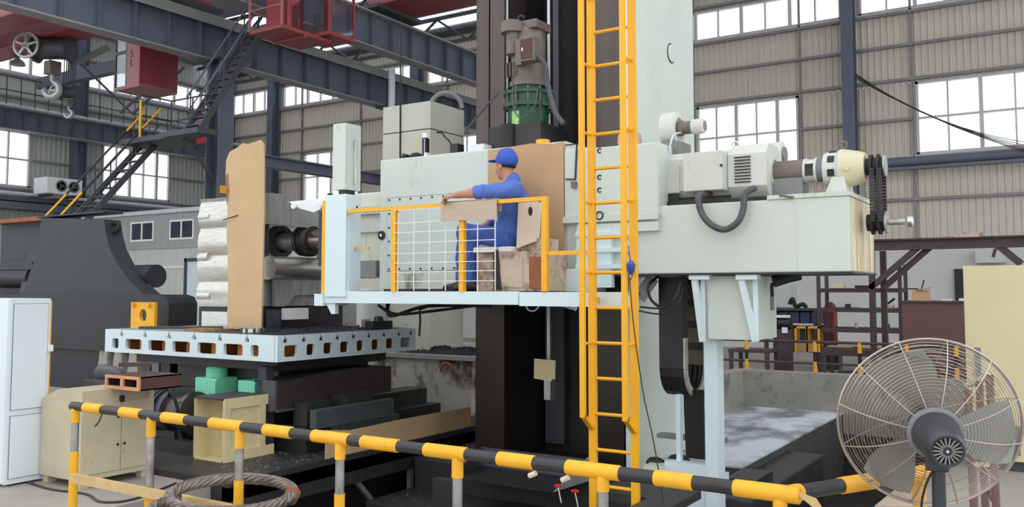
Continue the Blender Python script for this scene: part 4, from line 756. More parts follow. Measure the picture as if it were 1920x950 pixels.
# energy chain
xe0, xe1 = -3.235, -2.985; ztop, zc_ = 1.88, onY(1260, 690, 7.6).z
t = thing('cable_chain', 'black hanging cable drag chain in a long U with grey rim', 'chain', (-3.1, 7.85, zc_-.25))
Rr = .25; yc = 7.85
path = [(yc-Rr, ztop-(ztop-zc_)*i/12) for i in range(12)]+[(yc-Rr*math.cos(math.pi*i/10), zc_-Rr*math.sin(math.pi*i/10)) for i in range(11)]+[(yc+Rr, zc_+(ztop-zc_)*i/12) for i in range(1, 13)]
for i in range(len(path)-1):
    (ya, za), (yb, zb) = path[i], path[i+1]; ny_, nz_ = (zb-za), -(yb-ya); L_ = math.hypot(ny_, nz_); ny_, nz_ = ny_/L_*.018, nz_/L_*.018
    part(MB().prism([(xe0, ya+ny_, za+nz_), (xe0, yb+ny_, zb+nz_), (xe0, yb-ny_, zb-nz_), (xe0, ya-ny_, za-nz_)], (xe1-xe0-.01, 0, 0)), 'chain_link', 'chaintan' if i > 20 and i % 3 else 'black', t)
    part(MB().prism([(xe1-.01, ya+ny_*1.9, za+nz_*1.9), (xe1-.01, yb+ny_*1.9, zb+nz_*1.9), (xe1-.01, yb-ny_*1.9, zb-nz_*1.9), (xe1-.01, ya-ny_*1.9, za-nz_*1.9)], (.02, 0, 0)), 'side_link', 'rimgrey' if i > 7 else 'rubber', t)
for k in range(5): part(MB().tube([(xe0+.03+.045*k, q[0]*.0+yc+(q[0]-yc)*.86, q[1]) for q in path[11:23]], .014, 6), 'inner_cable', 'rubber', t, True)
solo(MB().tube(spline([onY(1200, 575, 7.0), onY(1240, 577, 7.1), onY(1265, 560, 7.1), onY(1276, 530, 7.2)]), .01, 6).tube(spline([onY(1196, 582, 7.0), onY(1240, 588, 7.1), onY(1270, 570, 7.1), onY(1281, 540, 7.2)]), .008, 6).tube(spline([onY(1238, 515, 7.4), onY(1216, 535, 7.2), onY(1220, 560, 7.2), onY(1236, 575, 7.2)]), .014, 6), 'loose_cable', 'rubber', 'loose black cables slung before the drag chain', 'cable', smooth=True)
solo(MB().beam(onY(1198, 560, 7.45), onY(1224, 520, 7.5), .16, .12), 'cable_duct', 'midgrey', 'oily slanted cable duct right of the ladder under the housing', 'duct')
# pale blue pedestal frame
t = thing('chain_pedestal', 'pale blue upright frame under the drag chain, right of the ladder', 'frame', (-2.9, 7.6, -.3))
px0, px1 = onY(1322, 760, 7.4).x, onY(1346, 760, 7.4).x
part(MB().box(px0, px1, 7.39, 7.56, -.3, 1.33), 'upright', 'bluewhite', t); a = onY(1273, 800, 7.5); part(MB().box(a.x-.02, a.x+.02, 7.48, 7.54, .2, zc_-.22), 'thin_upright', 'bluewhite', t)
part(MB().box(a.x-.1, px0, 7.4, 7.5, .08, .24), 'cross_member', 'bluewhite', t); part(MB().box(a.x-.1, px0, 7.42, 8.0, -.3, .08), 'foot_box', 'bluewhite', t)
part(MB().box(a.x-.26, a.x-.1, 7.3, 7.9, -.3, .2), 'side_box', 'mint_dirty', t)
b = onY(1235, 815, 7.9); part(MB().box(b.x, px0, 7.85, 7.98, b.z-.02, b.z+.02), 'shelf_angle', 'midgrey', t)
for k in range(7): x = onY(1288+k*5, 800, 7.75).x; solo(MB().tube(spline([(x, 7.75, zc_-.2), (x+.01*(k % 3-1), 7.76, .7), (x+.01, 7.75, .22)], 4), .022, 7), 'power_cable', 'rubber', 'thick black cable of the bundle inside the pale blue frame', 'cable', 'cable bundle inside the pale blue frame', True)
pc_ = onY(1228, 862, 7.5); solo(MB().lathe(pc_+V((-.08, 0, -.03)), (1, .1, .05), [(0, .02), (.03, .05), (.1, .055), (.16, .03)], 10).lathe(pc_+V((.1, .05, -.01)), (1, .2, .1), [(0, .02), (.04, .06), (.14, .06), (.2, .02)], 10), 'dirty_cloth', 'rubber', 'dirty dark bundle lying on the pale blue frame foot', 'cloth', smooth=True)
solo(MB().prism([(-2.83, 5.5, .085), (-2.57, 5.5, .085), (-2.57, 6.84, .085), (-3.3, 6.84, .085), (-3.3, 6.38, .085), (-2.83, 6.38, .085)], (0, 0, .065)).box(-2.75, -2.65, 5.6, 6.6, -1.05, .085), 'step_plate', 'blackplate', 'dark steel step plate at the foot of the ladder', 'plate')
# ------------------------------------------------------------------ T-slot table with the workpiece
ZA, ZB = 1.02, 1.29
solo(MB().box(-11.15, -6.37, 5.3, 12.8, -.25, .06).box(-6.47, -6.37, 5.3, 12.8, -.12, .0), 'steel_deck', 'blackplate', 'dark steel plate deck beneath the table, its edge over the pit', 'deck')
t = thing('deck_trestle', 'dark open frame with slanted braces holding up the plate deck over the pit', 'trestle', (-6.5, 8, -1.05))
for y in (5.6, 6.75, 7.9, 9.1): part(MB().box(-6.46, -6.4, y-.025, y+.025, -1.05, -.12), 'upright', 'midgrey', t)
for y in (5.7, 6.85, 8.0): part(MB().beam((-6.43, y+.9, -1.0), (-6.43, y+.1, -.2), .05, .05), 'brace', 'midgrey', t)
part(MB().box(-6.95, -6.9, 5.35, 12.8, -1.05, -.25), 'back_plate', 'pit', t); part(MB().box(-6.45, -6.37, 5.3, 12, -1.05, -.98), 'sill', 'darksteel', t)
def rrect(f, u0, u1, z0, z1, r, n=3):
    o = []
    for cu, cz, a in ((u1-r, z1-r, 0), (u0+r, z1-r, 1), (u0+r, z0+r, 2), (u1-r, z0+r, 3)):
        for i in range(n+1): q = (a+i/n)*math.pi/2; o.append(f(cu+r*math.cos(q), cz+r*math.sin(q)))
    return o
def tplate(f, u0, u1, holes, slots):
    out = [f(u0, ZA), f(u1, ZA), f(u1, ZB)]
    for s in sorted(slots, reverse=True): out += [f(s+.014, ZB), f(s+.016, ZB-.03), f(s+.034, ZB-.06), f(s+.03, ZB-.078), f(s-.03, ZB-.078), f(s-.034, ZB-.06), f(s-.016, ZB-.03), f(s-.014, ZB)]
    out.append(f(u0, ZB)); return out, [rrect(f, a, b, 1.065, 1.185, .028) for a, b in holes]
t = thing('machine_table', 'white T-slot rotary table with rounded openings along its sides', 'table', (-8.4, 7.4, .1))
fx = lambda u, z: V((u, 6.3, z)); fy = lambda u, z: V((-6.88, u, z))
hx = [tuple(onY(p, 645, 6.3).x for p in q) for q in ((210, 222), (235, 265), (278, 310), (323, 356), (370, 405), (419, 455), (470, 485))]
sxx = [onY(p, 622, 6.3).x for p in (228, 272, 317, 364, 412, 463)]
o, h = tplate(fx, -9.86, -7.1, hx, sxx); part(MB().plate(o, h, (0, .04, 0)), 'front_side', 'bluewhite', t)
hy = [tuple(onX(p, 645, -6.88).y for p in q) for q in ((533, 558), (575, 591), (607, 624), (638, 655), (669, 683), (697, 712), (724, 739), (751, 771))]
syy = [onX(p, 622, -6.88).y for p in (536, 571, 603, 634, 664, 693, 721, 749, 771)]
o, h = tplate(fy, 6.3, 8.54, hy, syy); part(MB().plate(o, h, (-.04, 0, 0)), 'right_side', 'bluewhite', t)
part(MB().box(-7.095, -6.925, 6.296, 6.34, ZA, ZB), 'corner_side', 'bluewhite', t)
part(MB().box(-9.86, -9.82, 6.34, 8.54, ZA, ZB).box(-9.82, -6.9, 8.5, 8.54, ZA, ZB), 'far_side', 'bluewhite', t)
ys = [6.34+.22*i for i in range(11)]
for i in range(10): part(MB().box(-9.84, -6.925, ys[i]+(.015 if i else 0), min(ys[i+1]-.015, 8.52), ZB-.03, ZB-.001), 'top_strip', 'steel_d', t)
part(MB().box(-9.82, -6.9, 6.36, 8.5, ZB-.1, ZB-.06), 'slot_floor', 'darksteel', t); part(MB().box(-9.82, -6.94, 6.38, 8.48, ZA+.002, ZA+.03), 'under_plate', 'darksteel', t)
for a, b in hx: part(MB().box(a+.05, a+.14, 6.45, 6.9, ZA+.03, ZB-.1), 'inner_rib', 'orange', t)
for a, b in hy: part(MB().box(-7.4, -7.0, a+.06, a+.12, ZA+.03, ZB-.1), 'inner_rib', 'orange', t)
part(MB().box(-9.4, -7.35, 6.75, 8.2, .62, ZA).box(-9.6, -7.15, 6.55, 8.3, .9, ZA-.02), 'saddle', 'black', t); part(MB().box(-9.6, -7.2, 6.7, 8.3, .06, .62), 'slide_base', 'black', t)
t2 = onY(500, 695, 6.5); part(MB().box(t2.x-.06, t2.x+.06, 6.44, 6.56, .06, .95), 'clamp_post', 'darksteel', t)
for px in (310, 345): p = onY(px, 690, 6.9); part(MB().box(p.x-.06, p.x+.08, 6.75, 6.9, .62, .9), 'guard_plate', 'midgrey', t)
# swarf on the table (uncountable)
def heap(name, x0, x1, y0, y1, z0, hfun, m, label, n, cat='swarf'):
    b = MB(); g = []
    for i in range(n+1):
        r = []
        for j in range(n+1):
            x, y = x0+(x1-x0)*i/n, y0+(y1-y0)*j/n; e = min(i, n-i, j, n-j)/n*4
            r.append(b.bm.verts.new((x, y, z0+max(0, min(1, e))*hfun(x, y)*R.uniform(.3, 1.2))))
        g.append(r)
    for i in range(n):
        for j in range(n): b.bm.faces.new([g[i][j], g[i+1][j], g[i+1][j+1], g[i][j+1]])
    for k in range(n*8):
        x, y = R.uniform(x0, x1), R.uniform(y0, y1); z = z0+hfun(x, y)*.7; s = R.uniform(.006, .022)
        vs = [b.bm.verts.new((x+R.uniform(-s, s), y+R.uniform(-s, s), z+R.uniform(0, s*1.3))) for _ in range(3)]; b.bm.faces.new(vs)
    return solo(b, name, m, label, cat, kind='stuff')
heap('swarf', -8.25, -6.9, 6.38, 8.5, ZB, lambda x, y: .045*(.4+.6*abs(math.sin(7*x+3*y))), 'swarf', 'dark blue metal swarf strewn over the right half of the table', 60)
heap('swarf', -8.3, -6.95, 9.85, 10.5, .86, lambda x, y: .1*(.5+.5*abs(math.sin(5*x))), 'swarf', 'heap of dark swarf on the peeling plinth behind the table', 36)
def chips(name, x0, x1, y0, y1, z, n, label, s0=.006, s1=.016):
    b = MB()
    for k in range(n):
        x, y = R.uniform(x0, x1), R.uniform(y0, y1); s = R.uniform(s0, s1); a = R.uniform(0, 6.28)
        b.prism([(x+s*math.cos(a), y+s*math.sin(a), z), (x+s*.4*math.cos(a+2), y+s*.4*math.sin(a+2), z+.003), (x+s*.6*math.cos(a+4), y+s*.6*math.sin(a+4), z)], (0, 0, .003))
    return solo(b, name, 'chip', label, 'chips', kind='stuff')
chips('metal_chips', -7.05, -6.45, 5.6, 8.6, .061, 420, 'bright metal chips sprinkled on the dark plate deck', .007, .02)
chips('metal_chips', -6.2, -3.4, 4.2, 7.0, -1.049, 120, 'bright metal chips sprinkled on the pit floor', .008, .02)
chips('metal_chips', -6.2, -4.0, 7.0, 7.7, -.419, 60, 'bright metal chips on the lower step of the bed')
# workpiece: milled block with scalloped face
t = thing('workpiece', 'bright milled block with scalloped side, bored by the spindle behind the board', 'workpiece', (-8.5, 7.7, ZB))
prof = []; zb0, zt0 = 1.56, 2.88; n = 66
for i in range(n+1):
    u = i/n; z = zb0+(zt0-zb0)*u; s = abs(math.sin(math.pi*(u*4.0+.12))); prof.append((7.0+.032*(1-s)**2+.006*math.sin(u*29), z))
part(MB().prism([(-9.08, y, z) for y, z in prof]+[(-9.08, 8.4, zt0), (-9.08, 8.4, zb0)], (.62, 0, 0)), 'scalloped_block', 'alu', t, True, 40)
part(MB().box(-8.46, -7.95, 7.06, 8.4, 2.6, 2.86), 'top_beam', 'steel_d', t); part(MB().box(-8.46, -7.95, 7.06, 8.4, 1.57, 2.12), 'bottom_beam', 'steel_d', t)
for i, (za, zb_, w) in enumerate(((2.6, 2.72, .2), (2.1, 2.22, .18), (1.6, 1.78, .24))): part(MB().cyl((-9.08, 7.05, (za+zb_)/2), (-9.08+w, 7.05, (za+zb_)/2), .065, n=18), 'milled_boss', 'alu', t, True)
part(MB().box(-9.1, -7.93, 7.05, 8.35, ZB, zb0), 'dark_support', 'black', t); part(MB().box(-8.98, -8.5, 7.0, 7.05, ZB, 1.5), 'steel_packing', 'steel', t)
# face towards the spindle
fxp = -7.9
def pX(px, py, X=fxp): v = onX(px, py, X); return v
def boxX(px0, py0, px1, py1, d0, d1):
    a, b = pX(px0, py0), pX(px1, py1); zc0, zc1 = sorted((a.z, b.z)); return MB().box(fxp+d0, fxp+d1, a.y, b.y, zc0, zc1)
part(MB().box(-8.0, -7.95, 7.06, 7.12, 2.12, 2.6), 'bay_post', 'darksteel', t)
part(boxX(497, 420, 536, 366, 0, .06), 'upper_block', 'steel_d', t); part(boxX(536, 424, 600, 388, 0, .04), 'upper_block', 'steel_d', t)
a, b = pX(500, 502), pX(606, 502); part(MB().cyl((fxp+.02, a.y, a.z), (fxp+.02, b.y, a.z), .14, n=24), 'round_bar', 'steel', t, True)
pts = [pX(510, 523), pX(606, 520), pX(612, 545), pX(640, 575), pX(598, 553), pX(548, 553), pX(530, 574), pX(510, 574)]; part(MB().prism([(fxp, p.y, p.z) for p in pts], (.05, 0, 0)), 'clamp_plate', 'steel_d', t)
part(MB().lathe((-8.46, 7.75, 2.37), (1, 0, 0), [(0, .2), (.06, .2), (.06, .14), (0, .14)], 30), 'bore_ring', 'darksteel', t, True)
part(boxX(498, 615, 517, 580, .0, .1), 'jack_post', 'darksteel', t)
p0, p1 = pX(531, 599, -7.75), pX(573, 577, -7.75); solo(MB().box(-7.78, -7.7, p0.y, p1.y, p0.z, p1.z), 'small_white_box', 'white', 'small white box on the table in front of the dark notch', 'box')
solo(MB().box(-7.8, -7.72, p0.y+.02, p1.y-.02, ZB, p0.z).box(-7.85, -7.6, p0.y-.02, p1.y+.1, ZB, ZB+.02), 'small_stand', 'black', 'black stand beneath the small white box', 'stand')
# upright board
yb = 6.78; bp = lambda x, y: onY(x, y, yb)
pts = [(427, 612), (426, 590), (428, 520), (425, 440), (427, 380), (423, 330), (424, 300), (430, 285), (447, 275), (455, 268), (465, 270), (480, 265), (488, 262), (494, 270), (495, 300), (495, 400), (493, 480), (491, 560), (489, 612)]
t = thing('upright_board', 'tall worn particle board with ragged top standing on the table', 'board', (bp(458, 612).x, yb, ZB))
w = [bp(*q) for q in pts]; w[0].z = w[-1].z = ZB; part(MB().prism(w, (0, .018, 0)), 'sheet', 'board', t)
part(MB().prism([bp(423, 330)+V((0, -.004, 0)), bp(428, 325)+V((0, -.004, 0)), bp(430, 360)+V((0, -.004, 0)), bp(426, 385)+V((0, -.004, 0))], (0, .004, 0)), 'torn_edge', 'board_edge', t)
part(MB().cyl(bp(424, 413)+V((0, -.05, 0)), bp(447, 403)+V((0, .0, 0)), .006, n=6), 'nail', 'black', t)
p = onY(468, 613, 6.55); t = thing('steel_disc', 'short notched steel disc lying at the foot of the board', 'disc', (p.x, 6.6, ZB)); part(MB().lathe((p.x, 6.6, ZB), (0, 0, 1), [(0, .13), (.045, .13), (.05, .12)], 24), 'rim', 'steel', t, True)
for k in range(10): a = k*.628; part(MB().box(p.x+.125*math.cos(a)-.012, p.x+.125*math.cos(a)+.012, 6.6+.125*math.sin(a)-.012, 6.6+.125*math.sin(a)+.012, ZB+.002, ZB+.052), 'notch', 'darksteel', t)
p = onY(385, 612, 6.6); solo(MB().box(p.x-.25, p.x+.3, 6.5, 6.75, ZB, ZB+.015).box(p.x-.2, p.x+.28, 6.5, 6.72, ZB+.015, ZB+.03), 'wood_slats', 'board_edge', 'thin brown wooden slats lying on the table left of the board', 'wood')
p = onY(300, 612, 6.5); solo(MB().cyl((p.x-.4, 6.5, ZB+.02), (p.x+.62, 6.9, ZB+.03), .016, n=8), 'clamp_bar', 'darksteel', 'long dark clamp bar lying across the left of the table', 'bar')
p = onX(713, 597, -7.0); solo(MB().box(p.x-.1, p.x+.02, p.y-.15, p.y+.2, ZB, ZB+.1).lathe((p.x-.04, p.y+.02, ZB+.1), (0, 0, 1), [(0, .06), (.05, .05), (.06, .02)], 10), 'milling_head', 'black', 'black tool head lying on the swarf at the right of the table', 'tool')
p = onX(685, 594, -7.2); solo(MB().box(p.x, p.x+.03, p.y-.1, p.y+.06, ZB, ZB+.12), 'white_tag_box', 'paper', 'small whitish box beside the black tool head on the table', 'box')
# ------------------------------------------------------------------ things round the table
# curved trough cover
t = thing('trough_cover', 'dark arched channel cover lying beneath the right side of the table', 'cover', (-6.8, 7.6, .06))
ya, yb_ = 6.4, 8.2; n = 10; ztp = lambda i: .78+.1*math.sin(math.pi*min(1, (i/n)*1.1)*.5)-.06*(i/n)**2
XT = -6.98; pts = [(XT, ya+(yb_-ya)*i/n, ztp(i)) for i in range(n+1)]
for i in range(n): 
    q0, q1 = V(pts[i]), V(pts[i+1]); part(MB().prism([q0, q1, q1+V((-.35, 0, 0)), q0+V((-.35, 0, 0))], (0, 0, .02)), 'top_plate', 'blackplate', t)
part(MB().prism([V(p) for p in pts]+[V((XT, yb_, .54)), V((XT, ya, .52))], (-.02, 0, 0)), 'side_plate', 'guide', t)
part(MB().box(XT-.19, XT, ya-.03, ya, .5, .82).box(XT-.02, XT+.05, ya-.03, ya+.2, .5, .52), 'end_plate', 'recess_grey', t); part(MB().box(-7.3, -6.98, 7.1, 8.9, .06, .52), 'support_wall', 'black', t); part(MB().box(-7.2, -6.76, 6.6, 8.9, .06, .34), 'slide_block', 'black', t)
solo(MB().box(-6.64, -6.55, 6.53, 7.75, .34, .53, .006).box(-6.75, -6.6, 6.95, 7.9, .06, .34), 'channel_beam', 'tealgrey', 'long dark teal-grey channel lying above the deck behind the cardboard strip', 'beam')
for px, py, w_, l_, lab in ((560, 748, .2, .35, 'dark steel block on the deck, left of the two before the trough cover'), (650, 742, .2, .4, 'dark steel block on the deck, right of the two before the trough cover')):
    p = onX(px, py, -6.8); solo(MB().box(-6.95, -6.7, p.y-.1, p.y+.3, .345, p.z+.03) if px > 600 else MB().box(-6.97, -6.77, 6.62, 6.95, .341, .58), 'steel_block', 'blackplate', lab, 'block')
# cardboard strip on the deck edge
yl, yr = onX(609, 865, -6.4).y, onX(883, 820, -6.4).y
t = thing('cardboard_strip', 'long tan cardboard strip standing along the deck edge by the pit', 'cardboard', (-6.4, (yl+yr)/2, .06))
ym = onX(700, 830, -6.4).y; tp = lambda px, py: onX(px, py, -6.4).z
part(MB().prism([(-6.4, yl, .06), (-6.4, ym, .06), (-6.4, ym, tp(700, 797)), (-6.4, onX(655, 820, -6.4).y, tp(655, 806)), (-6.4, yl, tp(609, 806))], (.008, 0, 0)), 'left_flap', 'card_l', t)
part(MB().prism([(-6.4, ym, .06), (-6.41, yr, .06), (-6.41, yr, tp(883, 762)), (-6.4, onX(740, 825, -6.4).y, tp(740, 788)), (-6.4, ym, tp(700, 797))], (.008, 0, 0)), 'right_flap', 'card_l', t)
# green pumps, motor, frames under the table
def pump(px, py, Y, w, d, z0, h, label, m='lgreen'):
    p = onY(px, py, Y); t = thing('pump_unit', label, 'pump', (p.x, Y, z0)); part(MB().box(p.x-w/2, p.x+w/2, Y, Y+d, z0, z0+h, .012), 'housing', m, t)
    part(MB().box(p.x-w/2+.02, p.x+w/2-.02, Y-.015, Y, z0+h*.55, z0+h*.62), 'front_rib', m, t); part(MB().box(p.x+w*.3, p.x+w/2+.01, Y-.02, Y, z0+.03, z0+h-.03), 'flange', m, t); return p, t
p, t = pump(385, 725, 6.45, .36, .3, .062, .72, 'mint green pump housing beneath the table front, left one', )
part(MB().lathe((p.x-.02, 6.62, .78), (0, 0, 1), [(0, .12), (.1, .12), (.12, .1)], 16), 'cap', 'lgreen', t, True); part(MB().tube([(p.x+.0, 6.42, .5), (p.x+.14, 6.42, .5), (p.x+.15, 6.42, .4)], .01, 6), 'pipe', 'steel_d', t)
p, t = pump(462, 725, 6.48, .28, .3, .062, .72, 'mint green pump housing beneath the table front, right one')
part(MB().tube(spline([(p.x-.16, 6.42, .3), (p.x-.05, 6.4, .5), (p.x+.13, 6.42, .56)]), .012, 6).tube(spline([(p.x-.12, 6.4, .25), (p.x-.03, 6.38, .42), (p.x+.13, 6.4, .5)]), .012, 6), 'hose', 'rubber', t, True)
p = onY(345, 740, 6.2); t = thing('drive_motor', 'large dark ribbed motor lying beneath the table behind the beige cabinet', 'motor', (p.x-.2, 6.3, .06)); 
ax = V((1, .12, 0)); mz = .41; x0 = p.x
part(MB().lathe((x0-.62, 6.2, mz), ax, [(0, .2), (.05, .25), (.3, .25), (.31, .24), (.42, .24)], 26), 'body', 'recess_grey', t, True); part(MB().lathe((x0-.2, 6.25, mz), ax, [(0, .19), (.22, .19), (.24, .24), (.3, .24), (.31, .2)], 26), 'flange', 'guide', t, True)
for k in range(4): part(MB().lathe((x0-.52+.07*k, 6.21, mz), ax, [(0, .252), (.02, .256), (.03, .252)], 26), 'rib', 'recess', t)
part(MB().box(x0-.55, x0+.05, 6.05, 6.4, .06, .24), 'foot', 'black', t)
for k in range(2): part(MB().tube(spline([(x0-.05, 6.05, mz+.2), (x0+.04, 6.0, mz+.26+.02*k), (x0+.13, 6.02, mz+.1), (x0+.15, 6.05, .2), (x0+.3, 6.05, .1)]), .018, 7), 'cable', 'rubber', t, True)
solo(MB().box(-8.95, -7.6, 5.9, 6.25, .061, .12).box(-8.9, -7.7, 6.0, 6.1, .12, .17), 'dark_channel', 'black', 'low dark channel on the deck under the ribbed motor', 'channel')
# beige cabinet
t = thing('beige_cabinet', 'low grimy beige cabinet with two doors and sloped top behind the railing', 'cabinet', (-7.7, 4.9, 0))
zt_ = .86; part(MB().prism([(-8.06, 4.54, .07), (-7.42, 4.54, .07), (-7.42, 4.54, zt_), (-7.8, 4.54, zt_+.0), (-8.06, 4.54, zt_-.1)], (0, .72, 0)), 'body', 'beige', t)
zd0, zd1 = .12, zt_-.12; ycut = 4.92
for a, b in ((4.59, ycut-.004), (ycut+.004, 5.22)): 
    d = part(MB().box(-7.42, -7.408, a, b, zd0, zd1), 'door', 'beige', t)
    for z in (.35, .6): part(MB().cyl((-7.41, b-.03 if a < 4.7 else a+.03, z), (-7.4, b-.03 if a < 4.7 else a+.03, z), .012, n=8), 'lock', 'black', d)
part(MB().box(-7.42, -7.4, ycut-.02, ycut+.02, zd1-.01, zd1+.05), 'latch', 'black', t)
for x, y in ((-8.0, 4.6), (-7.48, 4.6), (-7.48, 5.2)): part(MB().box(x-.04, x+.04, y-.04, y+.04, 0, .07), 'foot', 'beige', t)
# two-hole beam on it
YS_ = 4.8; a = onY(197, 697, YS_); b = onY(260, 720, YS_); f = lambda u, z: V((u, YS_, z))
t = thing('box_section', 'rusty tan box section with two square openings lying on the beige cabinet', 'section', ((a.x+b.x)/2, 5.2, zt_)); zz0, zz1 = zt_+.002, zt_+.125; xm = (a.x+b.x)/2
part(MB().plate([f(a.x, zz0), f(b.x, zz0), f(b.x, zz1), f(a.x, zz1)], [[f(a.x+.03, zz0+.03), f(xm-.02, zz0+.03), f(xm-.02, zz1-.025), f(a.x+.03, zz1-.025)], [f(xm+.02, zz0+.03), f(b.x-.03, zz0+.03), f(b.x-.03, zz1-.025), f(xm+.02, zz1-.025)]], (0, .02, 0)), 'end_plate', 'tanrust', t)
part(MB().box(a.x, b.x, 4.82, 5.24, zz1-.012, zz1).box(a.x, b.x, 4.82, 5.24, zz0, zz0+.012).box(a.x, a.x+.012, 4.82, 5.24, zz0, zz1).box(b.x-.012, b.x, 4.82, 5.24, zz0, zz1).box(xm-.01, xm+.01, 4.82, 5.24, zz0, zz1), 'walls', 'rustdark', t)
p = onY(200, 700, 5.1); solo(MB().lathe((p.x-.1, 5.1, zt_+.09), (1, 0, 0), [(0, .03), (.02, .085), (.1, .09), (.3, .06), (.34, .02)], 14).box(p.x-.05, p.x+.2, 5.0, 5.2, zt_, zt_+.04), 'old_fitting', 'recess_grey', 'dark rounded casting lying left of the two-hole box section', 'fitting', smooth=True)
# cream open box
t = thing('cream_box', 'cream painted metal box lying on its side, open end towards the railing', 'box', (-7.3, 6.1, .06))
x0, x1, y0, y1, z0, z1 = -7.55, -7.1, 5.82, 6.34, .06, .68
part(MB().box(x0, x1, y1-.015, y1, z0, z1), 'back', 'cream', t); part(MB().box(x0, x0+.015, y0, y1, z0, z1), 'left_wall', 'cream', t); part(MB().box(x0, x1, y0, y1-.015, z0, z0+.015), 'bottom_wall', 'cream', t); part(MB().box(x0, x1, y0, y1, z1-.015, z1+.004), 'top_wall', 'darksteel', t)
part(MB().box(x1-.015, x1, y0, y1, z0, z1), 'right_wall', 'cream', t); part(MB().box(x0+.015, x1-.015, y0+.2, y0+.215, z0+.015, z1-.015), 'inner_panel', 'cream', t)
for za, zb_ in ((z0, z0+.1), (z1-.1, z1)): part(MB().box(x1, x1+.02, y0, y1+.12, za, zb_), 'flange', 'cream', t)
part(MB().box(x1, x1+.02, y0, y0+.07, z0+.1, z1-.1), 'stile', 'cream', t); part(MB().box(x1, x1+.02, y1-.07, y1, z0+.1, z1-.1), 'stile', 'cream', t)
part(MB().tube(spline([(x1+.006, 6.0, .32), (x1+.006, 6.08, .35), (x1+.006, 6.18, .31), (x1+.006, 6.26, .36)]), .006, 5), 'crack_mark', 'black', t)
# white cabinet at the left edge
t = thing('white_cabinet', 'tall white steel cabinet at the left edge of the picture', 'cabinet', (-8.4, 4.35, 0))
X1 = -8.09; part(MB().box(-8.75, X1, 4.24, 4.61, 0.02, 1.68), 'body', 'cabwhite', t)
part(MB().box(X1, X1+.012, 4.27, 4.58, .68, 1.63), 'upper_side', 'cabwhite', t); part(MB().box(X1, X1+.012, 4.27, 4.58, .07, .62), 'lower_side', 'cabwhite', t)
for za, zb_ in ((.68, 1.63), (.07, .62)): part(MB().box(X1, X1+.006, 4.265, 4.585, za-.005, zb_+.005), 'panel_gap', 'midgrey', t)
part(MB().box(-8.73, X1-.01, 4.225, 4.24, .04, 1.67), 'front_door', 'cabwhite', t); p = onX(100, 652, X1+.01); part(MB().box(X1+.0, X1+.03, 4.585, 4.63, p.z-.03, p.z+.03), 'padlock', 'white', t)
part(MB().box(X1-.005, X1+.004, 4.61, 4.62, .02, 1.66), 'yellow_edge', 'yellow', t)
# big dark casting
t = thing('press_casting', 'huge dark grey flared machine casting at the left, taller than the table', 'casting', (-14, 10, 0))
YC = 9.0; q = lambda x, y: onY(x, y, YC)
prof = [(78, 408), (195, 411), (199, 440), (206, 466), (222, 498), (244, 527), (262, 545), (272, 553), (40, 557), (60, 500), (70, 465)]
w = [q(*v) for v in prof]
part(MB().prism(w, (0, .32, 0)), 'web_block', 'casting', t, True, 30)
zb1, zb0 = q(272, 552).z, q(300, 640).z; xR = q(318, 590).x
bs = [V((-18.1, YC-.02, zb1)), V((xR-.25, YC-.02, zb1)), V((xR-.08, YC-.02, zb1-.04)), V((xR, YC-.02, zb1-.14)), V((xR, YC-.02, .72)), V((-18.1, YC-.02, .72))]
part(MB().prism(bs, (0, .55, 0)), 'base_flange', 'casting_b', t)
part(MB().box(-18.1, xR-.2, YC+.1, YC+.5, .0, .72), 'foot_block', 'casting_b', t)
a = q(0, 418); c_ = q(78, 418); part(MB().box(-18.1, c_.x, YC+.25, YC+.32, zb1, a.z), 'recessed_wall', 'casting', t); part(MB().box(-18.1, c_.x, YC+.05, YC+.4, a.z, a.z+.08), 'top_plate', 'rust', t)
part(MB().prism([q(30, 470)+V((0, .24, 0)), q(72, 460)+V((0, .3, 0)), q(45, 550)+V((0, .0, 0)), q(36, 550)+V((0, .0, 0))], (0, .1, 0)), 'stiffening_rib', 'casting', t)
h0 = q(0, 520); part(MB().cyl((-18.1, YC+.25, h0.z), (q(42, 520).x, YC+.25, h0.z), .2, n=24), 'bore_boss', 'casting_b', t, True); part(MB().box(-18.1, q(50, 500).x, YC+.1, YC+.3, h0.z+.15, h0.z+.3), 'bore_ledge', 'casting', t)
s0 = q(228, 519); part(MB().lathe((s0.x-.3, YC+.45, s0.z+.02), (1, -.0, 0), [(0, .2), (.62, .2)], 28), 'trunnion_shaft', 'casting_b', t, True)
part(MB().box(w[0].x-.1, w[1].x+.02, YC-.03, YC+.35, w[0].z, w[0].z+.03), 'cap_plate', 'casting_b', t)
for k in range(3): x = -14.2+.42*k; part(MB().prism([(x, YC-.1, .0), (x+.4, YC-.1, 0), (x+.25, YC-.05, .7), (x+.05, YC-.05, .72)], (0, .3, 0)), 'dirty_foot', 'lowwall', t)
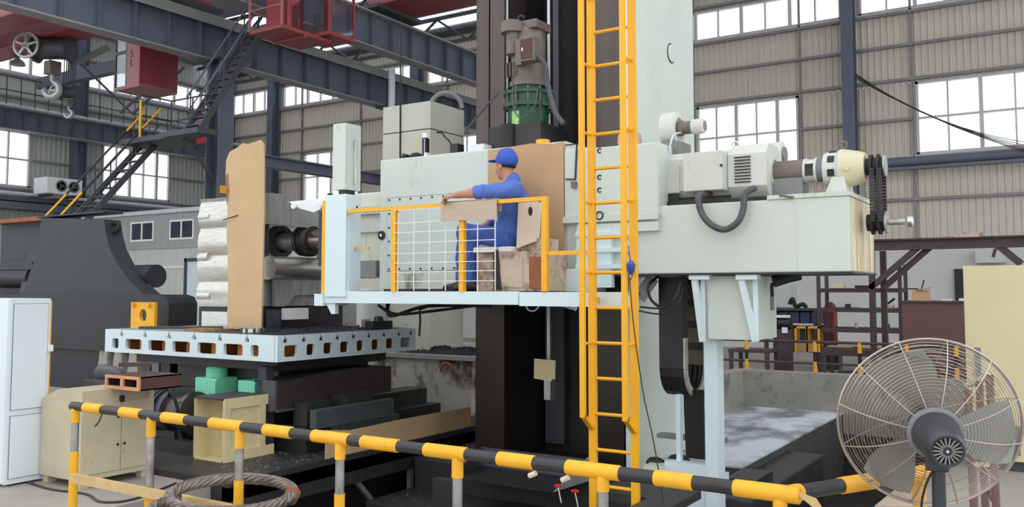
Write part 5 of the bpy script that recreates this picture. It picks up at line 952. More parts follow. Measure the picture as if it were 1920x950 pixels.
# yellow stand with round hole
Yy = 8.6; a, b = onY(246, 566, Yy), onY(290, 566, Yy); hc = onY(268, 591, Yy); f0 = [(hc.x+.09*math.cos(k*math.pi/10), Yy, hc.z+.1*math.sin(k*math.pi/10)) for k in range(20)]
t = thing('yellow_stand', 'yellow upright stand plate with a round hole, behind the table', 'stand', ((a.x+b.x)/2, Yy, .0)); zs = hc.z-.3
part(MB().plate([(a.x, Yy, zs), (b.x, Yy, zs), (b.x, Yy, a.z), (a.x, Yy, a.z)], [f0], (0, .05, 0)), 'plate', 'yellow_worn', t)
for x in (a.x+.1, b.x-.1): part(MB().box(x-.012, x+.012, Yy-.05, Yy, hc.z+.12, a.z-.01), 'rib', 'yellow_worn', t)
part(MB().box(b.x-.12, b.x, Yy, Yy+.06, 0, zs), 'leg', 'yellow', t); part(MB().tube(arc((b.x-.3, Yy+.02, .62), (1, 0, 0), (0, 0, 1), .26, .2, 2.6, 8), .04, 6), 'arch_foot', 'yellow_worn', t)
solo(MB().box(-12.4, -10.6, 7.6, 8.1, .0, .45, .02), 'dark_crate', 'black', 'dark oily steel case on the floor left under the table', 'case')
solo(MB().beam((-10.9, 7.2, .75), (-9.9, 7.8, .78), .12, .05).box(-10.5, -10.4, 7.3, 7.45, 0.06, .75), 'rack_bar', 'guide', 'dark bar on a post under the left end of the table', 'bar')
# plinth with peeling whitewash, beige tower cabinet, cylinder
t = thing('plinth', 'raised plinth with peeling whitewash behind the table', 'plinth', (-8, 10.8, 0)); part(MB().box(-10.4, -6.92, 9.8, 12.4, .0, .8), 'block', 'peel', t); part(MB().box(-10.45, -6.85, 9.75, 12.45, .8, .86), 'top_slab', 'concrete', t)
p = onY(840, 668, 9.75); part(MB().tube(arc((p.x, 9.72, .66), (1, 0, 0), (0, 0, 1), .1, .0, 3.5, 10), .018, 6), 'rusty_hook', 'rust', t, True)
t = thing('tower_cabinet', 'tall beige tower cabinet with one horizontal seam behind the headstock', 'cabinet', (-8.1, 10.4, .86)); Yt = 9.95; xf, xk = -7.77, onY(718, 250, Yt).x
yk = onX(870, 250, xf).y; ztop = onY(805, 189, Yt).z; zse = onY(805, 241, Yt).z
part(MB().box(xk, xf, Yt, yk, .87, zse-.008), 'lower_body', 'tower', t); part(MB().box(xk, xf, Yt, yk, zse+.008, ztop), 'upper_body', 'tower', t); part(MB().box(xk+.01, xf-.01, Yt+.01, yk-.01, zse-.008, zse+.008), 'seam', 'black', t)
part(MB().tube(arc((-7.9, 10.5, ztop), (.83, .55, 0), (0, 0, 1), .24, 0, 3.14, 12), .035, 8), 'lifting_hoop', 'midgrey', t, True)
part(MB().tube([(xk+.35, Yt-.01, 2.6), (xk+.34, Yt-.01, 5.6)], .012, 5), 'black_cable', 'rubber', t)
solo(MB().box(-7.6, -7.2, 10.9, 11.3, .86, 4.45), 'grey_duct', 'midgrey', 'grey upright duct right of the beige tower', 'duct')
solo(MB().box(-7.15, -7.05, 10.9, 11.2, .86, 4.4), 'white_upright', 'white', 'white upright strip between the grey duct and the column', 'upright')
p = onY(645, 590, 9.3); solo(MB().lathe((p.x, 9.95, .86), (0, 0, 1), [(0, .25), (.9, .25), (.92, .23)], 24), 'grey_cylinder', 'office', 'pale grey cylinder standing behind the table under the deck', 'cylinder', smooth=True)
p = onY(700, 600, 10.6); solo(MB().box(p.x-.45, p.x+.3, 10.7, 11.4, .86, 1.95), 'beige_case', 'tower', 'beige case behind the table left of the tower cabinet', 'case')
# site office
Yo = 17.4; t = thing('site_office', 'pale panelled site office with two sliding windows along the left', 'building', (-25, 19, 0)); o_ = t
xo0, xo1 = -28.5, -22.2; zo = onY(300, 401, Yo).z; zmid = onY(300, 466, Yo).z
for i in range(9): a = xo0+(xo1-xo0)*i/9; part(MB().box(a+.004, a+(xo1-xo0)/9-.004, Yo, Yo+.06, 0, zmid), 'lower_panel', 'office', t)
for i in range(18): a = xo0+(xo1-xo0)*i/18; part(MB().box(a+.003, a+(xo1-xo0)/18-.003, Yo-.05, Yo+.06, zmid, zo), 'upper_panel', 'office_up', t)
part(MB().box(xo0, xo1, Yo+.06, Yo+4, 0, zo), 'body', 'office', t); part(MB().box(xo0-.1, xo1+.1, Yo-.15, Yo+4.1, zo, zo+.12), 'roof', 'ledstrip', t); part(MB().box(xo0, xo1, Yo-.03, Yo, 2.46, 2.52), 'white_trim', 'white', t)
for px0, px1, py0, py1 in ((248, 286, 420, 448), (321, 361, 416, 444)):
    a, b = onY(px0, py0, Yo-.06), onY(px1, py1, Yo-.06); w_ = part(MB().box(a.x-.06, b.x+.06, Yo-.08, Yo-.05, a.z, a.z+.06).box(a.x-.06, b.x+.06, Yo-.08, Yo-.05, b.z-.06, b.z).box(a.x-.06, a.x, Yo-.08, Yo-.05, b.z, a.z).box(b.x, b.x+.06, Yo-.08, Yo-.05, b.z, a.z).box((a.x+b.x)/2-.03, (a.x+b.x)/2+.03, Yo-.09, Yo-.05, b.z, a.z), 'window', 'white', t)
    part(MB().box(a.x, (a.x+b.x)/2-.03, Yo-.066, Yo-.052, b.z, a.z), 'pane', 'windowdark', w_); part(MB().box((a.x+b.x)/2+.03, b.x, Yo-.066, Yo-.052, b.z, a.z), 'pane', 'windowdark', w_)
a, b = onY(349, 490, Yo-.1), onY(372, 600, Yo-.1); part(MB().box(a.x, b.x, Yo-.06, Yo-.02, 0, a.z), 'door', 'bluewhite', t); part(MB().box(a.x-.1, a.x, Yo-.1, Yo-.02, 0, a.z+.1).box(a.x-.1, b.x, Yo-.1, Yo-.02, a.z, a.z+.1), 'door_frame', 'darksteel', t)
solo(MB().tube(spline([onY(192, 414, 9.15), onY(207, 420, 9.15), onY(222, 418, 9.15), onY(222, 430, 9.15), onY(214, 436, 9.15)]), .035, 7), 'hanging_hose', 'rubber', 'dark hose hooked at the top right of the big casting', 'hose', smooth=True)
# ------------------------------------------------------------------ right background
t = thing('trench_slab', 'dusty grey concrete slab beside the dark trench', 'slab', (-3.6, 11, -1.05)); part(MB().box(-4.3, -2.85, 8.7, 13.3, -1.05, -.02), 'body', 'darkconc', t); part(MB().box(-4.3, -2.84, 8.69, 13.3, -.02, -.001), 'top_layer', 'slab', t)
t = thing('kerb_wall', 'low mottled concrete kerb wall behind the dusty slab', 'wall', (-3, 13.4, 0)); part(MB().box(-4.3, 3, 13.3, 13.55, -.3, .54), 'back_run', 'lowwall', t); part(MB().box(-4.5, -4.3, 11.2, 13.55, 0, .54), 'left_run', 'lowwall', t)
solo(MB().box(-2.84, -2.55, 8.2, 8.75, -.6, -.02).box(-2.75, -2.6, 7.9, 8.3, -1.05, -.1), 'bellows_cover', 'black', 'black folded bellows at the corner of the slab, right of the pale blue frame', 'bellows')
solo(MB().prism([(-2.3, 8.6, -1.05), (-1.5, 8.6, -1.05), (-1.5, 9.3, -.5), (-2.3, 9.3, -.5)], (0, .05, 0)), 'trench_plate', 'blackplate', 'dark plate leaning in the trench below the fan', 'plate')
p = onZ(1690, 925, .0); solo(MB().prism([onZ(1640, 950, .02), onZ(1722, 884, .02), onZ(1740, 950, .02)], (0, 0, .01)), 'floor_board', 'card_p', 'pale flat board on the floor edge under the fan', 'board')
# cream panel cabinet
p = onY(1812, 700, 9.87); t = thing('cream_cabinet', 'big cream yellow steel cabinet at the right edge behind the fan', 'cabinet', (p.x+.6, 10, 0)); part(MB().box(p.x, p.x+1.6, 9.87, 10.6, .1, 2.0), 'body', 'creampanel', t); part(MB().box(p.x+.01, p.x+1.59, 9.9, 10.55, 0, .1), 'plinth', 'darksteel', t)
p2 = onY(1890, 825, 9.85); part(MB().box(p2.x-.1, p2.x+.1, 9.855, 9.865, p2.z-.14, p2.z+.14), 'vent_mesh', 'midgrey', t)
p2 = onY(1832, 690, 9.8); part(MB().box(p2.x-.02, p2.x+.03, 9.84, 9.87, p2.z-.1, p2.z+.2), 'handle_plate', 'midgrey', t)
# brown cabinet with things on it
p = onY(1692, 567, 15.2); t = thing('brown_cabinet', 'broad brown cabinet left of the cream cabinet', 'cabinet', (p.x+.8, 15.5, 0)); zt2 = p.z; part(MB().box(p.x, p.x+2.6, 15.2, 15.9, 0.05, zt2), 'body', 'brownpanel', t); part(MB().box(p.x-.02, p.x+2.62, 15.17, 15.93, zt2, zt2+.03), 'top', 'brownsteel', t)
t = thing('open_carton', 'small open brown carton with a tool sticking out, on the brown cabinet', 'carton', (p.x+.24, 15.4, zt2+.03)); part(MB().box(p.x+.13, p.x+.38, 15.3, 15.5, zt2+.031, zt2+.2), 'body', 'card', t); part(MB().beam((p.x+.2, 15.32, zt2+.2), (p.x+.42, 15.28, zt2+.24), .1, .01), 'flap', 'card', t); part(MB().cyl((p.x+.24, 15.4, zt2+.15), (p.x+.3, 15.4, zt2+.36), .012, n=6), 'tool', 'black', t)
solo(MB().box(p.x+.8, p.x+1.35, 15.3, 15.6, zt2+.031, zt2+.07).box(p.x+.55, p.x+.7, 15.3, 15.5, zt2+.031, zt2+.06), 'paper_stack', 'paper', 'white papers on the brown cabinet', 'papers')
p = onY(1790, 560, YB-.3); solo(MB().box(p.x, p.x+.9, YB-.2, YB-.105, 0, onY(1790, 504, YB-.2).z), 'doorway', 'recess', 'dark doorway in the white plaster wall beside the cream cabinet', 'door')
p = onY(1860, 478, YB-.5); solo(MB().box(p.x-.4, p.x+.3, YB-.5, YB-.11, p.z-.2, p.z+.15), 'wall_heater', 'office', 'pale box unit high on the white plaster wall', 'unit')
# plaster wall panel left with a light frame
p = onY(1462, 532, YB-.12); q_ = onY(1488, 575, YB-.12); solo(MB().box(p.x-.5, q_.x, YB-.15, YB-.1, q_.z, p.z).box(q_.x, q_.x+.06, YB-.18, YB-.1, 0, p.z), 'door_leaf', 'office', 'pale door leaf in the plaster wall left of the racks', 'door')
# brown gantry
Yg = 17.0; t = thing('brown_gantry', 'brown steel gantry beam with slanted braces in front of the white wall', 'frame', (-1, Yg, 0)); za = onY(1740, 447, Yg).z; x0 = onY(1638, 460, Yg).x
part(MB().ibeam((x0, Yg, za-.09), (x0+5.5, Yg, za-.09), .16, .2, .03), 'beam', 'brownsteel', t)
for px in (1640, 1656): x = onY(px, 560, Yg+.2).x; part(MB().box(x-.05, x+.05, Yg-.05+(.3 if px > 1650 else 0), Yg+.05+(.3 if px > 1650 else 0), 0, za-.19), 'post', 'brownsteel', t)
for k in (0, 1): a = onY(1722+k*20, 463, Yg); b = onY(1632+k*22, 540, Yg); part(MB().beam(a+V((0, .1*k, 0)), b+V((0, .1*k, 0)), .1, .1, (0, 1, 0)), 'brace', 'brownsteel', t)
a = onY(1866, 455, Yg); b = onY(1915, 495, Yg); part(MB().beam(a, b, .12, .1, (0, 1, 0)), 'brace', 'brownsteel', t); part(MB().beam(a-V((0, 0, .1)), onY(1862, 482, Yg), .05, .05), 'brace', 'brownsteel', t); part(MB().box(x0+4.6, x0+4.7, Yg-.05, Yg+.05, 0, za-.19), 'post', 'brownsteel', t)
p = onY(1815, 441, Yg); solo(MB().box(p.x-.2, p.x+.22, Yg-.1, Yg+.12, za, za+.08).lathe((p.x+.2, Yg, za), (0, 0, 1), [(0, .06), (.07, .05), (.1, .01)], 10), 'gantry_bundle', 'rustbox', 'small pale bundle lying on the brown gantry beam', 'bundle')
# shelf rack
Ys = 19.4; t = thing('shelf_rack', 'dark brown open shelf rack with four shelves under the ram end', 'rack', (-3.8, Ys, 0)); xs0, xs1 = onY(1536, 600, Ys).x, onY(1689, 600, Ys).x; zts = [onY(1600, py, Ys).z for py in (540, 577, 615)]+[onY(1600, 652, Ys).z]
for x in (xs0, xs1):
    for y in (Ys, Ys+.75): part(MB().box(x-.035, x+.035, y-.035, y+.035, 0, zts[0]+(.5 if x == xs1 else .45)), 'post', 'brownsteel', t)
for z in zts: part(MB().box(xs0, xs1, Ys-.03, Ys+.78, z-.09, z), 'shelf', 'brownsteel', t)
part(MB().box(xs0, xs1+.35, Ys-.05, Ys-.03, zts[0]-.03, zts[0]), 'lip', 'brownsteel', t)
for i, (px, k, w_, h_, m, lab) in enumerate(((1575, 0, .22, .1, 'cream', 'cream carton on the top shelf of the rack'), (1618, 0, .25, .06, 'black', 'black clamps on the top shelf of the rack'), (1590, 1, .12, .08, 'black', 'dark fitting on the second shelf of the rack'), (1628, 1, .3, .03, 'paper', 'flat white sheet on the second shelf of the rack'), (1605, 2, .08, .11, 'steel_d', 'small grey can on the third shelf of the rack'), (1663, 2, .1, .1, 'darksteel', 'dark jar on the third shelf of the rack'), (1575, 3, .5, .03, 'board', 'wood plank on the lowest shelf of the rack'), (1640, 3, .5, .03, 'board', 'second wood plank on the lowest shelf of the rack'))):
    p = onY(px, 580, Ys+.2); b = MB()
    if 'can' in lab or 'jar' in lab or 'fitting' in lab: b.lathe((p.x, Ys+.2, zts[k]), (0, 0, 1), [(0, w_/2), (h_*.9, w_/2), (h_, w_/2.4)], 14)
    else: b.box(p.x-w_/2, p.x+w_/2, Ys+.05, Ys+.35, zts[k], zts[k]+h_, min(.01, h_/4))
    solo(b, 'shelf_item', m, lab, 'shelf item', 'odds and ends on the shelf rack')
p = onY(1664, 568, Ys+.2); t = thing('red_tray', 'pinkish tray with a black tool on the second shelf, right end', 'tray', (p.x, Ys+.2, zts[1])); part(MB().box(p.x-.12, p.x+.12, Ys+.1, Ys+.3, zts[1], zts[1]+.06), 'tray', 'rustbox', t); part(MB().tube([(p.x-.1, Ys+.2, zts[1]+.12), (p.x+.02, Ys+.2, zts[1]+.1), (p.x+.14, Ys+.2, zts[1]+.2)], .025, 6), 'tool', 'black', t)
p = onY(1557, 600, 20.6); solo(MB().lathe((p.x, 20.6, .35), (0, 0, 1), [(0, .13), (.05, .15), (1.0, .15), (1.1, .1), (1.15, .04)], 18), 'red_gas_cylinder', 'darkred', 'dark red gas cylinder seen through the rack', 'cylinder', smooth=True)
solo(MB().box(p.x-.2, p.x+.2, 20.4, 20.8, 0, .35), 'cylinder_stand', 'darksteel', 'dark stand under the red gas cylinder', 'stand')
# work bench with blue bins left of the rack
Yw = 20.5; t = thing('work_bench', 'dark work bench with navy bins left of the rack', 'bench', (-6.2, Yw, 0)); a, b = onY(1455, 580, Yw), onY(1532, 580, Yw); zb_ = onY(1490, 578, Yw).z
part(MB().box(a.x-.3, b.x, Yw, Yw+.8, zb_-.05, zb_), 'top', 'brownsteel', t); part(MB().box(a.x-.3, b.x, Yw+.75, Yw+.8, .3, zb_-.05), 'back_sheet', 'darksteel', t)
for x in (a.x-.25, b.x-.05): part(MB().box(x-.04, x+.04, Yw, Yw+.08, 0, zb_-.05), 'leg', 'brownsteel', t)
z6 = onY(1490, 606, Yw).z; part(MB().box(a.x-.3, b.x, Yw+.02, Yw+.7, z6-.04, z6), 'shelf', 'paper', t)
for k in range(5): x = a.x-.2+k*.24; solo(MB().box(x, x+.22, Yw+.1, Yw+.6, z6, zb_-.08, .01), 'parts_bin', 'navy', 'navy plastic parts bin on the bench left of the rack, %s from the left' % ('first', 'second', 'third', 'fourth', 'fifth')[k], 'bin', 'navy bins on the bench')
solo(MB().tube(spline([onY(1480, 570, Yw+.2)+V((0, 0, 0)), onY(1486, 560, Yw+.2), onY(1492, 574, Yw+.2), onY(1505, 570, Yw+.2), onY(1512, 577, Yw+.2)]), .05, 7), 'bench_cable', 'rubber', 'black cable bundle on the navy bin bench', 'cable', smooth=True)
Yt_ = 18.6; p = onY(1468, 600, Yt_); t = thing('bench_grinder', 'dark bench grinder with white label, on a stand left of the yellow crates', 'grinder', (p.x, Yt_, 0)); zg = onY(1468, 606, Yt_).z
part(MB().box(p.x-.12, p.x+.12, Yt_, Yt_+.3, 0.0, zg-.12), 'stand', 'brownsteel', t); part(MB().cyl((p.x-.2, Yt_+.1, zg), (p.x+.15, Yt_+.1, zg), .12, n=16), 'motor', 'black', t, True); part(MB().box(p.x-.02, p.x+.1, Yt_-.03, Yt_-.02, zg-.2, zg-.08), 'label_card', 'white', t); part(MB().box(p.x-.2, p.x+.1, Yt_-.02, Yt_+.2, zg+.12, zg+.17), 'hood', 'white', t)
Yc = 19.3
for px, lab in ((1502, 'yellow-framed wooden crate left of the rack, left one'), (1524, 'yellow-framed wooden crate left of the rack, right one')):
    p = onY(px, 630, Yc); z0, z1 = onY(px, 660, Yc).z, onY(px, 612, Yc).z; t = thing('wooden_crate', lab, 'crate', (p.x, Yc, z0)); w_ = .14
    part(MB().box(p.x-w_, p.x-w_+.04, Yc, Yc+.3, max(z0, .05), z1).box(p.x+w_-.04, p.x+w_, Yc, Yc+.3, max(z0, .05), z1).box(p.x-w_, p.x+w_, Yc, Yc+.3, z1-.04, z1), 'frame', 'yellow_worn', t); part(MB().box(p.x-w_+.04, p.x+w_-.04, Yc+.1, Yc+.14, max(z0, .05), z0+.25), 'board', 'board', t)
# barrier rails behind the kerb
Yr = 15.0
t = thing('back_barrier', 'low yellow and black striped barrier standing behind the kerb wall', 'barrier', (-3, Yr, 0)); zt3 = onY(1500, 640, Yr).z
a, b = onY(1340, 640, Yr).x, onY(1790, 640, Yr).x; part(MB().tube([(a, Yr, zt3), (b, Yr, zt3)], .025, 8), 'top_rail', 'brownsteel', t); part(MB().tube([(a, Yr, .55), (b, Yr, .55)], .02, 8), 'lower_rail', 'brownsteel', t)
for px in (1400, 1528, 1612, 1700, 1793):
    x = onY(px, 660, Yr).x; part(MB().cyl((x, Yr, 0), (x, Yr, zt3), .03, n=8), 'post', 'rubber', t); part(MB().cyl((x, Yr, zt3-.16), (x, Yr, zt3+.01), .034, n=8), 'yellow_band', 'yellow_worn', t); part(MB().cyl((x, Yr, .3), (x, Yr, .58), .034, n=8), 'yellow_band', 'yellow_worn', t)
Yk = 17.5; t = thing('low_table', 'low dark steel table behind the barrier under the white hung box', 'table', (-7, Yk, 0)); a, b = onY(1365, 660, Yk).x, onY(1442, 660, Yk).x; z_ = onY(1400, 655, Yk).z
part(MB().box(a, b, Yk, Yk+.7, z_-.06, z_), 'top', 'brownsteel', t)
for x in (a+.05, b-.05):
    for y in (Yk+.04, Yk+.66): part(MB().box(x-.035, x+.035, y-.035, y+.035, 0, z_-.06), 'leg', 'brownsteel', t)
Yk = 18.0; t = thing('low_table', 'long dark bench with planks right of the low table, before the rack', 'table', (-4, Yk, 0)); a, b = onY(1540, 660, Yk).x, onY(1665, 660, Yk).x; z_ = onY(1600, 656, Yk).z
part(MB().box(a, b, Yk, Yk+.7, z_-.12, z_), 'top', 'brownsteel', t)
for x in (a+.05, b-.05):
    for y in (Yk+.04, Yk+.66): part(MB().box(x-.035, x+.035, y-.035, y+.035, 0, z_-.12), 'leg', 'brownsteel', t)
p = onY(1600, 680, 17); solo(MB().lathe((p.x-.3, 17, .15), (1, 0, 0), [(0, .06), (.05, .14), (.6, .15), (.65, .1)], 12).box(p.x-.2, p.x+.5, 16.9, 17.2, .0, .12), 'tarp_bundle', 'black', 'black tarpaulin bundle on the floor before the rack', 'bundle', smooth=True)
# ------------------------------------------------------------------ foreground railing
YR_, zR = 3.1, 1.05; ln = lambda px: onY(px, 760+(px-135)*.1133, YR_).x
t = thing('safety_railing', 'yellow and black striped pipe railing along the front of the pit', 'railing', (-3, YR_, 0)); xe, xc_ = ln(136), ln(1476); yE = 3.75; xE = onY(1735, 884, yE).x
part(MB().cyl((xe, YR_, zR), (xc_, YR_, zR), .026, n=14), 'top_rail', 'railblack', t, True)
part(MB().cyl((xc_, YR_, zR), (xE, yE, zR), .026, n=14), 'return_rail', 'railblack', t, True)
for a, b in ((160, 193), (228, 266), (307, 350), (396, 456), (497, 548), (588, 656), (680, 748), (798, 875), (935, 1002), (1063, 1163), (1228, 1300), (1376, 1500)):
    part(MB().lathe((ln(a), YR_, zR), (1, 0, 0), [(0, .027), (.004, .03), (ln(b)-ln(a)-.004, .03), (ln(b)-ln(a), .027)], 14, True), 'yellow_band', 'yellow_worn', t, True)
D = V((xE-xc_, yE-YR_, 0)); 
for a, b in ((0, .08), (.36, .6), (.86, 1.0)): part(MB().cyl(V((xc_, YR_, zR))+D*a, V((xc_, YR_, zR))+D*b, .03, n=14), 'yellow_band', 'yellow_worn', t, True)
zy = lambda px, py: onY(px, py, YR_).z
def post(px, bands, x=None, y=None):
    x = ln(px) if x is None else x; y = YR_ if y is None else y
    part(MB().cyl((x, y, 0), (x, y, zR), .022, n=12), 'post', 'steelpipe', t, True)
    for py0, py1 in bands: part(MB().cyl((x, y, max(0, onY(px, py1, y).z)), (x, y, min(zR, onY(px, py0, y).z)), .0255, n=12), 'yellow_sleeve', 'yellow_worn', t, True)
    part(MB().box(x-.06, x+.06, y-.06, y+.06, 0, .012), 'foot_plate', 'steelpipe', t)
post(142, ((765, 792), (846, 1200))); post(284, ((775, 818), (930, 1200))); post(450, ((795, 840), (900, 1200))); post(638, ((812, 860), (925, 1200))); post(858, ((840, 895),)); post(1130, ((870, 920),)); post(1462, ((905, 1300),))
post(1738, ((885, 1200),), xE-.02, yE-.02)
a, b = onY(136, 895, YR_-.04), onY(330, 938, YR_-.04); part(MB().beam(a, (ln(450), YR_-.04, a.z), .03, .05), 'mid_rail', 'tan', t)
part(MB().tube(spline([(ln(200), YR_-.03, zR-.02), (ln(201), YR_-.05, zR-.06), (ln(194), YR_-.05, zR-.09)]), .005, 5), 'tape_end', 'railblack', t)
for px, zz_ in ((1005, .0), (1066, -.02)): x = ln(px); part(MB().cyl((x-.02, YR_-.02, zR-.05), (x+.012, YR_-.02, zR-.035), .011, n=8), 'tape_flap', 'pinkboard', t)
p = V((xc_+.06, YR_-.02, zR)); part(MB().prism([p+V((-.04, 0, .02)), p+V((.04, 0, .0)), p+V((.08, 0, -.06)), p+V((.06, 0, -.05))], (0, .01, 0)), 'torn_tape', 'tan', t)
# wire rope sling resting on the mid rail
pc = onD(434, 936, 4.45); u = V((.8425, .5388, 0)); v = V((-.5388, .8425, 0)); zrope = a.z+.06
t = thing('wire_rope_coil', 'heavy greasy wire rope sling laid over the railing mid rail', 'rope', (pc.x, pc.y, zrope-.1))
def ropeloop(c, ru, rv, tilt, a0, a1, turns, r, n=90):
    base = []
    for i in range(n+1): a_ = a0+(a1-a0)*i/n; base.append(c+u*ru*math.cos(a_)+v*rv*math.sin(a_)+V((0, 0, tilt*math.sin(a_))))
    for s in range(6):
        pts = []
        for i, p in enumerate(base):
            d = (base[min(i+1, n)]-base[max(i-1, 0)]).normalized(); _, aa, bb = frame_of(d); ph = 2*math.pi*(s/6+turns*i/n); pts.append(p+aa*r*.62*math.cos(ph)+bb*r*.62*math.sin(ph))
        part(MB().tube(pts, r*.42, 6), 'strand', 'rope', t, True)
ropeloop(V((pc.x, pc.y, zrope+.02)), .31, .17, .045, -.4, 5.9, 7, .03)
ropeloop(V((pc.x, pc.y, zrope-.05))-u*.06, .34, .2, .03, 2.4, 6.1, 5, .03)
part(MB().cyl(V((pc.x, pc.y, zrope+.0))+u*.3-v*.02, V((pc.x, pc.y, zrope+.03))+u*.31+v*.03, .037, n=12), 'ferrule', 'rust', t, True)
# cable on the floor
solo(MB().tube(spline([onZ(30, 895, .012), onZ(90, 915, .012), onZ(160, 925, .012), onZ(190, 940, .012), onZ(250, 935, .012), onZ(330, 905, .012)]), .01, 5), 'floor_cable', 'rope_thin', 'thin dark cable lying on the concrete before the beige cabinet', 'cable', smooth=True)
# red mushroom knobs in the pit
for px, py, lab in ((1046, 912, 'small red-headed valve pin in the pit, larger left one'), (1078, 922, 'small red-headed valve pin in the pit, smaller right one')):
    p = onY(px, py, 6.0); t = thing('red_valve', lab, 'valve', p-V((0, 0, .15))); part(MB().lathe(p, (0, 0, 1), [(0, .03), (.012, .032), (.02, .01)], 12), 'knob', 'exred', t, True); part(MB().cyl(p-V((-.03, 0, .12)), p, .006, n=6), 'stem', 'steel', t)
solo(MB().box(-4.6, -4.35, 5.95, 6.05, -1.05, onY(1062, 935, 6.0).z+.02), 'valve_block', 'black', 'black block in the pit carrying the two red valve pins', 'block')
# ------------------------------------------------------------------ pedestal fan seen from behind
C0 = onD(1740, 792, 3.0); tip = onD(1774, 842, 2.74); ax = (tip-C0).normalized(); _, e1, e2 = frame_of(ax); RF = .292
t = thing('pedestal_fan', 'large black pedestal fan with wire cage, seen from behind at the right', 'fan', (C0.x, C0.y, 0))
def ringpts(r, h, n=56): return [C0+ax*h+(e1*math.cos(2*math.pi*k/n)+e2*math.sin(2*math.pi*k/n))*r for k in range(n)]
hb = lambda r: .115*(1-(r/RF)**3.2)+.0; hf = lambda r: -.1*(1-(r/RF)**3.2)
NR = 22
for i in range(NR): r = .085+(RF-.085)*(i/(NR-1))**.92; part(MB().tube(ringpts(r, hb(r)), .0014, 4, True), 'ring_wire', 'cage', t, True)
for i in range(1, NR, 2): r = .05+(RF-.05)*i/(NR-1)*.98; part(MB().tube(ringpts(r, hf(r), 44), .0014, 4, True), 'front_ring_wire', 'cage', t, True)
part(MB().tube(ringpts(RF, 0), .0045, 6, True), 'rim', 'cage', t, True)
for k in range(12):
    a = 2*math.pi*k/12+.2; d = e1*math.cos(a)+e2*math.sin(a); part(MB().tube([C0+d*r+ax*(hb(r)+.003) for r in [.06+(RF-.06)*i/10 for i in range(11)]], .0022, 5), 'rib_wire', 'cage', t, True)
    if k % 2: part(MB().tube([C0+d*r+ax*(hf(r)-.003) for r in [.05+(RF-.05)*i/10 for i in range(11)]], .0022, 5), 'front_rib_wire', 'cage', t, True)
for k in range(3):
    a0 = 2*math.pi*k/3+1.35; b = MB(); g = []
    for i in range(7):
        r = .05+.215*i/6; w_ = .3+.17*math.sin(math.pi*i/7); row = []
        for j in range(7):
            f_ = j/6-.5; aa = a0+f_*w_*2-.25*i/6; row.append(C0+(e1*math.cos(aa)+e2*math.sin(aa))*r+ax*(.02+f_*.07))
        g.append(row)
    for s_ in (0, 1):
        vv = [[b.bm.verts.new(p+ax*.003*s_) for p in row] for row in g]
        for i in range(6):
            for j in range(6): b.bm.faces.new([vv[i][j], vv[i+1][j], vv[i+1][j+1], vv[i][j+1]])
    part(b, 'blade', 'fangrey', t, True, 60)
part(MB().lathe(C0+ax*-.03, ax, [(0, .03), (.01, .06), (.07, .06)], 24), 'hub', 'fanblack', t, True)
part(MB().lathe(C0+ax*.1, ax, [(0, .08), (.004, .088), (.02, .088), (.024, .08)], 36), 'mount_ring', 'midgrey', t, True)
mt = part(MB().lathe(C0+ax*.12, ax, [(0, .076), (.03, .073), (.13, .062), (.165, .053), (.17, .05), (.168, .042)], 36), 'motor', 'fanblack', t, True)
Rr_ = C0+ax*.288
part(MB().lathe(Rr_, ax, [(-.004, .043), (0, .043)], 30), 'vent_back', 'black', mt)
for k in range(18): a = k*math.pi/9; d = e1*math.cos(a)+e2*math.sin(a); part(MB().beam(Rr_+d*.014+ax*.001, Rr_+d*.042+ax*.001, .004, .004, ax), 'vent_spoke', 'fangrey', mt)
part(MB().lathe(Rr_, ax, [(-.003, .013), (.003, .013)], 16), 'vent_centre', 'fanblack', mt); part(MB().lathe(Rr_, ax, [(.003, .004), (.005, .004)], 8), 'screw', 'white', mt)
for px, py, m_ in ((1746, 792, 'white'), (1771, 793, 'seatwhite'), (1719, 822, 'white')): p = onD(px, py, 2.87); part(MB().lathe(p, ax, [(-.01, .008), (.004, .008)], 12), 'knob', m_, t, True)
pb = C0+ax*.17; part(MB().cyl(V((pb.x-.005, pb.y, 0.06)), V((pb.x-.005, pb.y, pb.z-.05)), .021, n=18), 'pole', 'fanblack', t, True)
part(MB().box(pb.x-.04, pb.x+.03, pb.y-.035, pb.y+.035, pb.z-.1, pb.z-.04, .006), 'yoke', 'fanblack', t); part(MB().lathe((pb.x, pb.y, 0), (0, 0, 1), [(0, .23), (.03, .23), (.06, .05)], 28), 'base', 'fanblack', t, True)
part(MB().tube(spline([C0+ax*.2+e2*0-V((0, 0, .05)), V((pb.x-.06, pb.y-.02, pb.z-.25)), V((pb.x-.05, pb.y, .4))]), .004, 5), 'power_cord', 'rubber', t, True)
# rust red rack behind the fan
t = thing('red_pole_rack', 'rust red pole rack standing behind the fan', 'rack', onD(1850, 850, 4.2)*1)
t.location.z = 0; ORG[t] = V(t.location)
for px0, py0, px1, D_ in ((1836, 715, 1848, 4.1), (1855, 702, 1868, 3.9)): a = onD(px0, py0, D_); b = onD(px1, 950, D_); d = (b-a)/(b.z-a.z); part(MB().cyl(a, a+d*(-a.z), .017, n=10), 'pole', 'rustpole', t, True)
a = onD(1815, 730, 4.5); part(MB().cyl(a, (a.x+.02, a.y, 0), .02, n=10), 'pole', 'rustpole', t, True)
part(MB().beam(onD(1815, 722, 4.5), onD(1857, 703, 3.9), .03, .02).beam(onD(1830, 870, 4.1), onD(1868, 872, 3.9), .02, .02), 'cross_bar', 'pinkboard', t)
for k in range(2): part(MB().beam(onD(1846+k*0, 915, 4.1), onD(1866, 945-20*k, 3.9), .012, .012), 'cross_bar', 'rustpole', t)
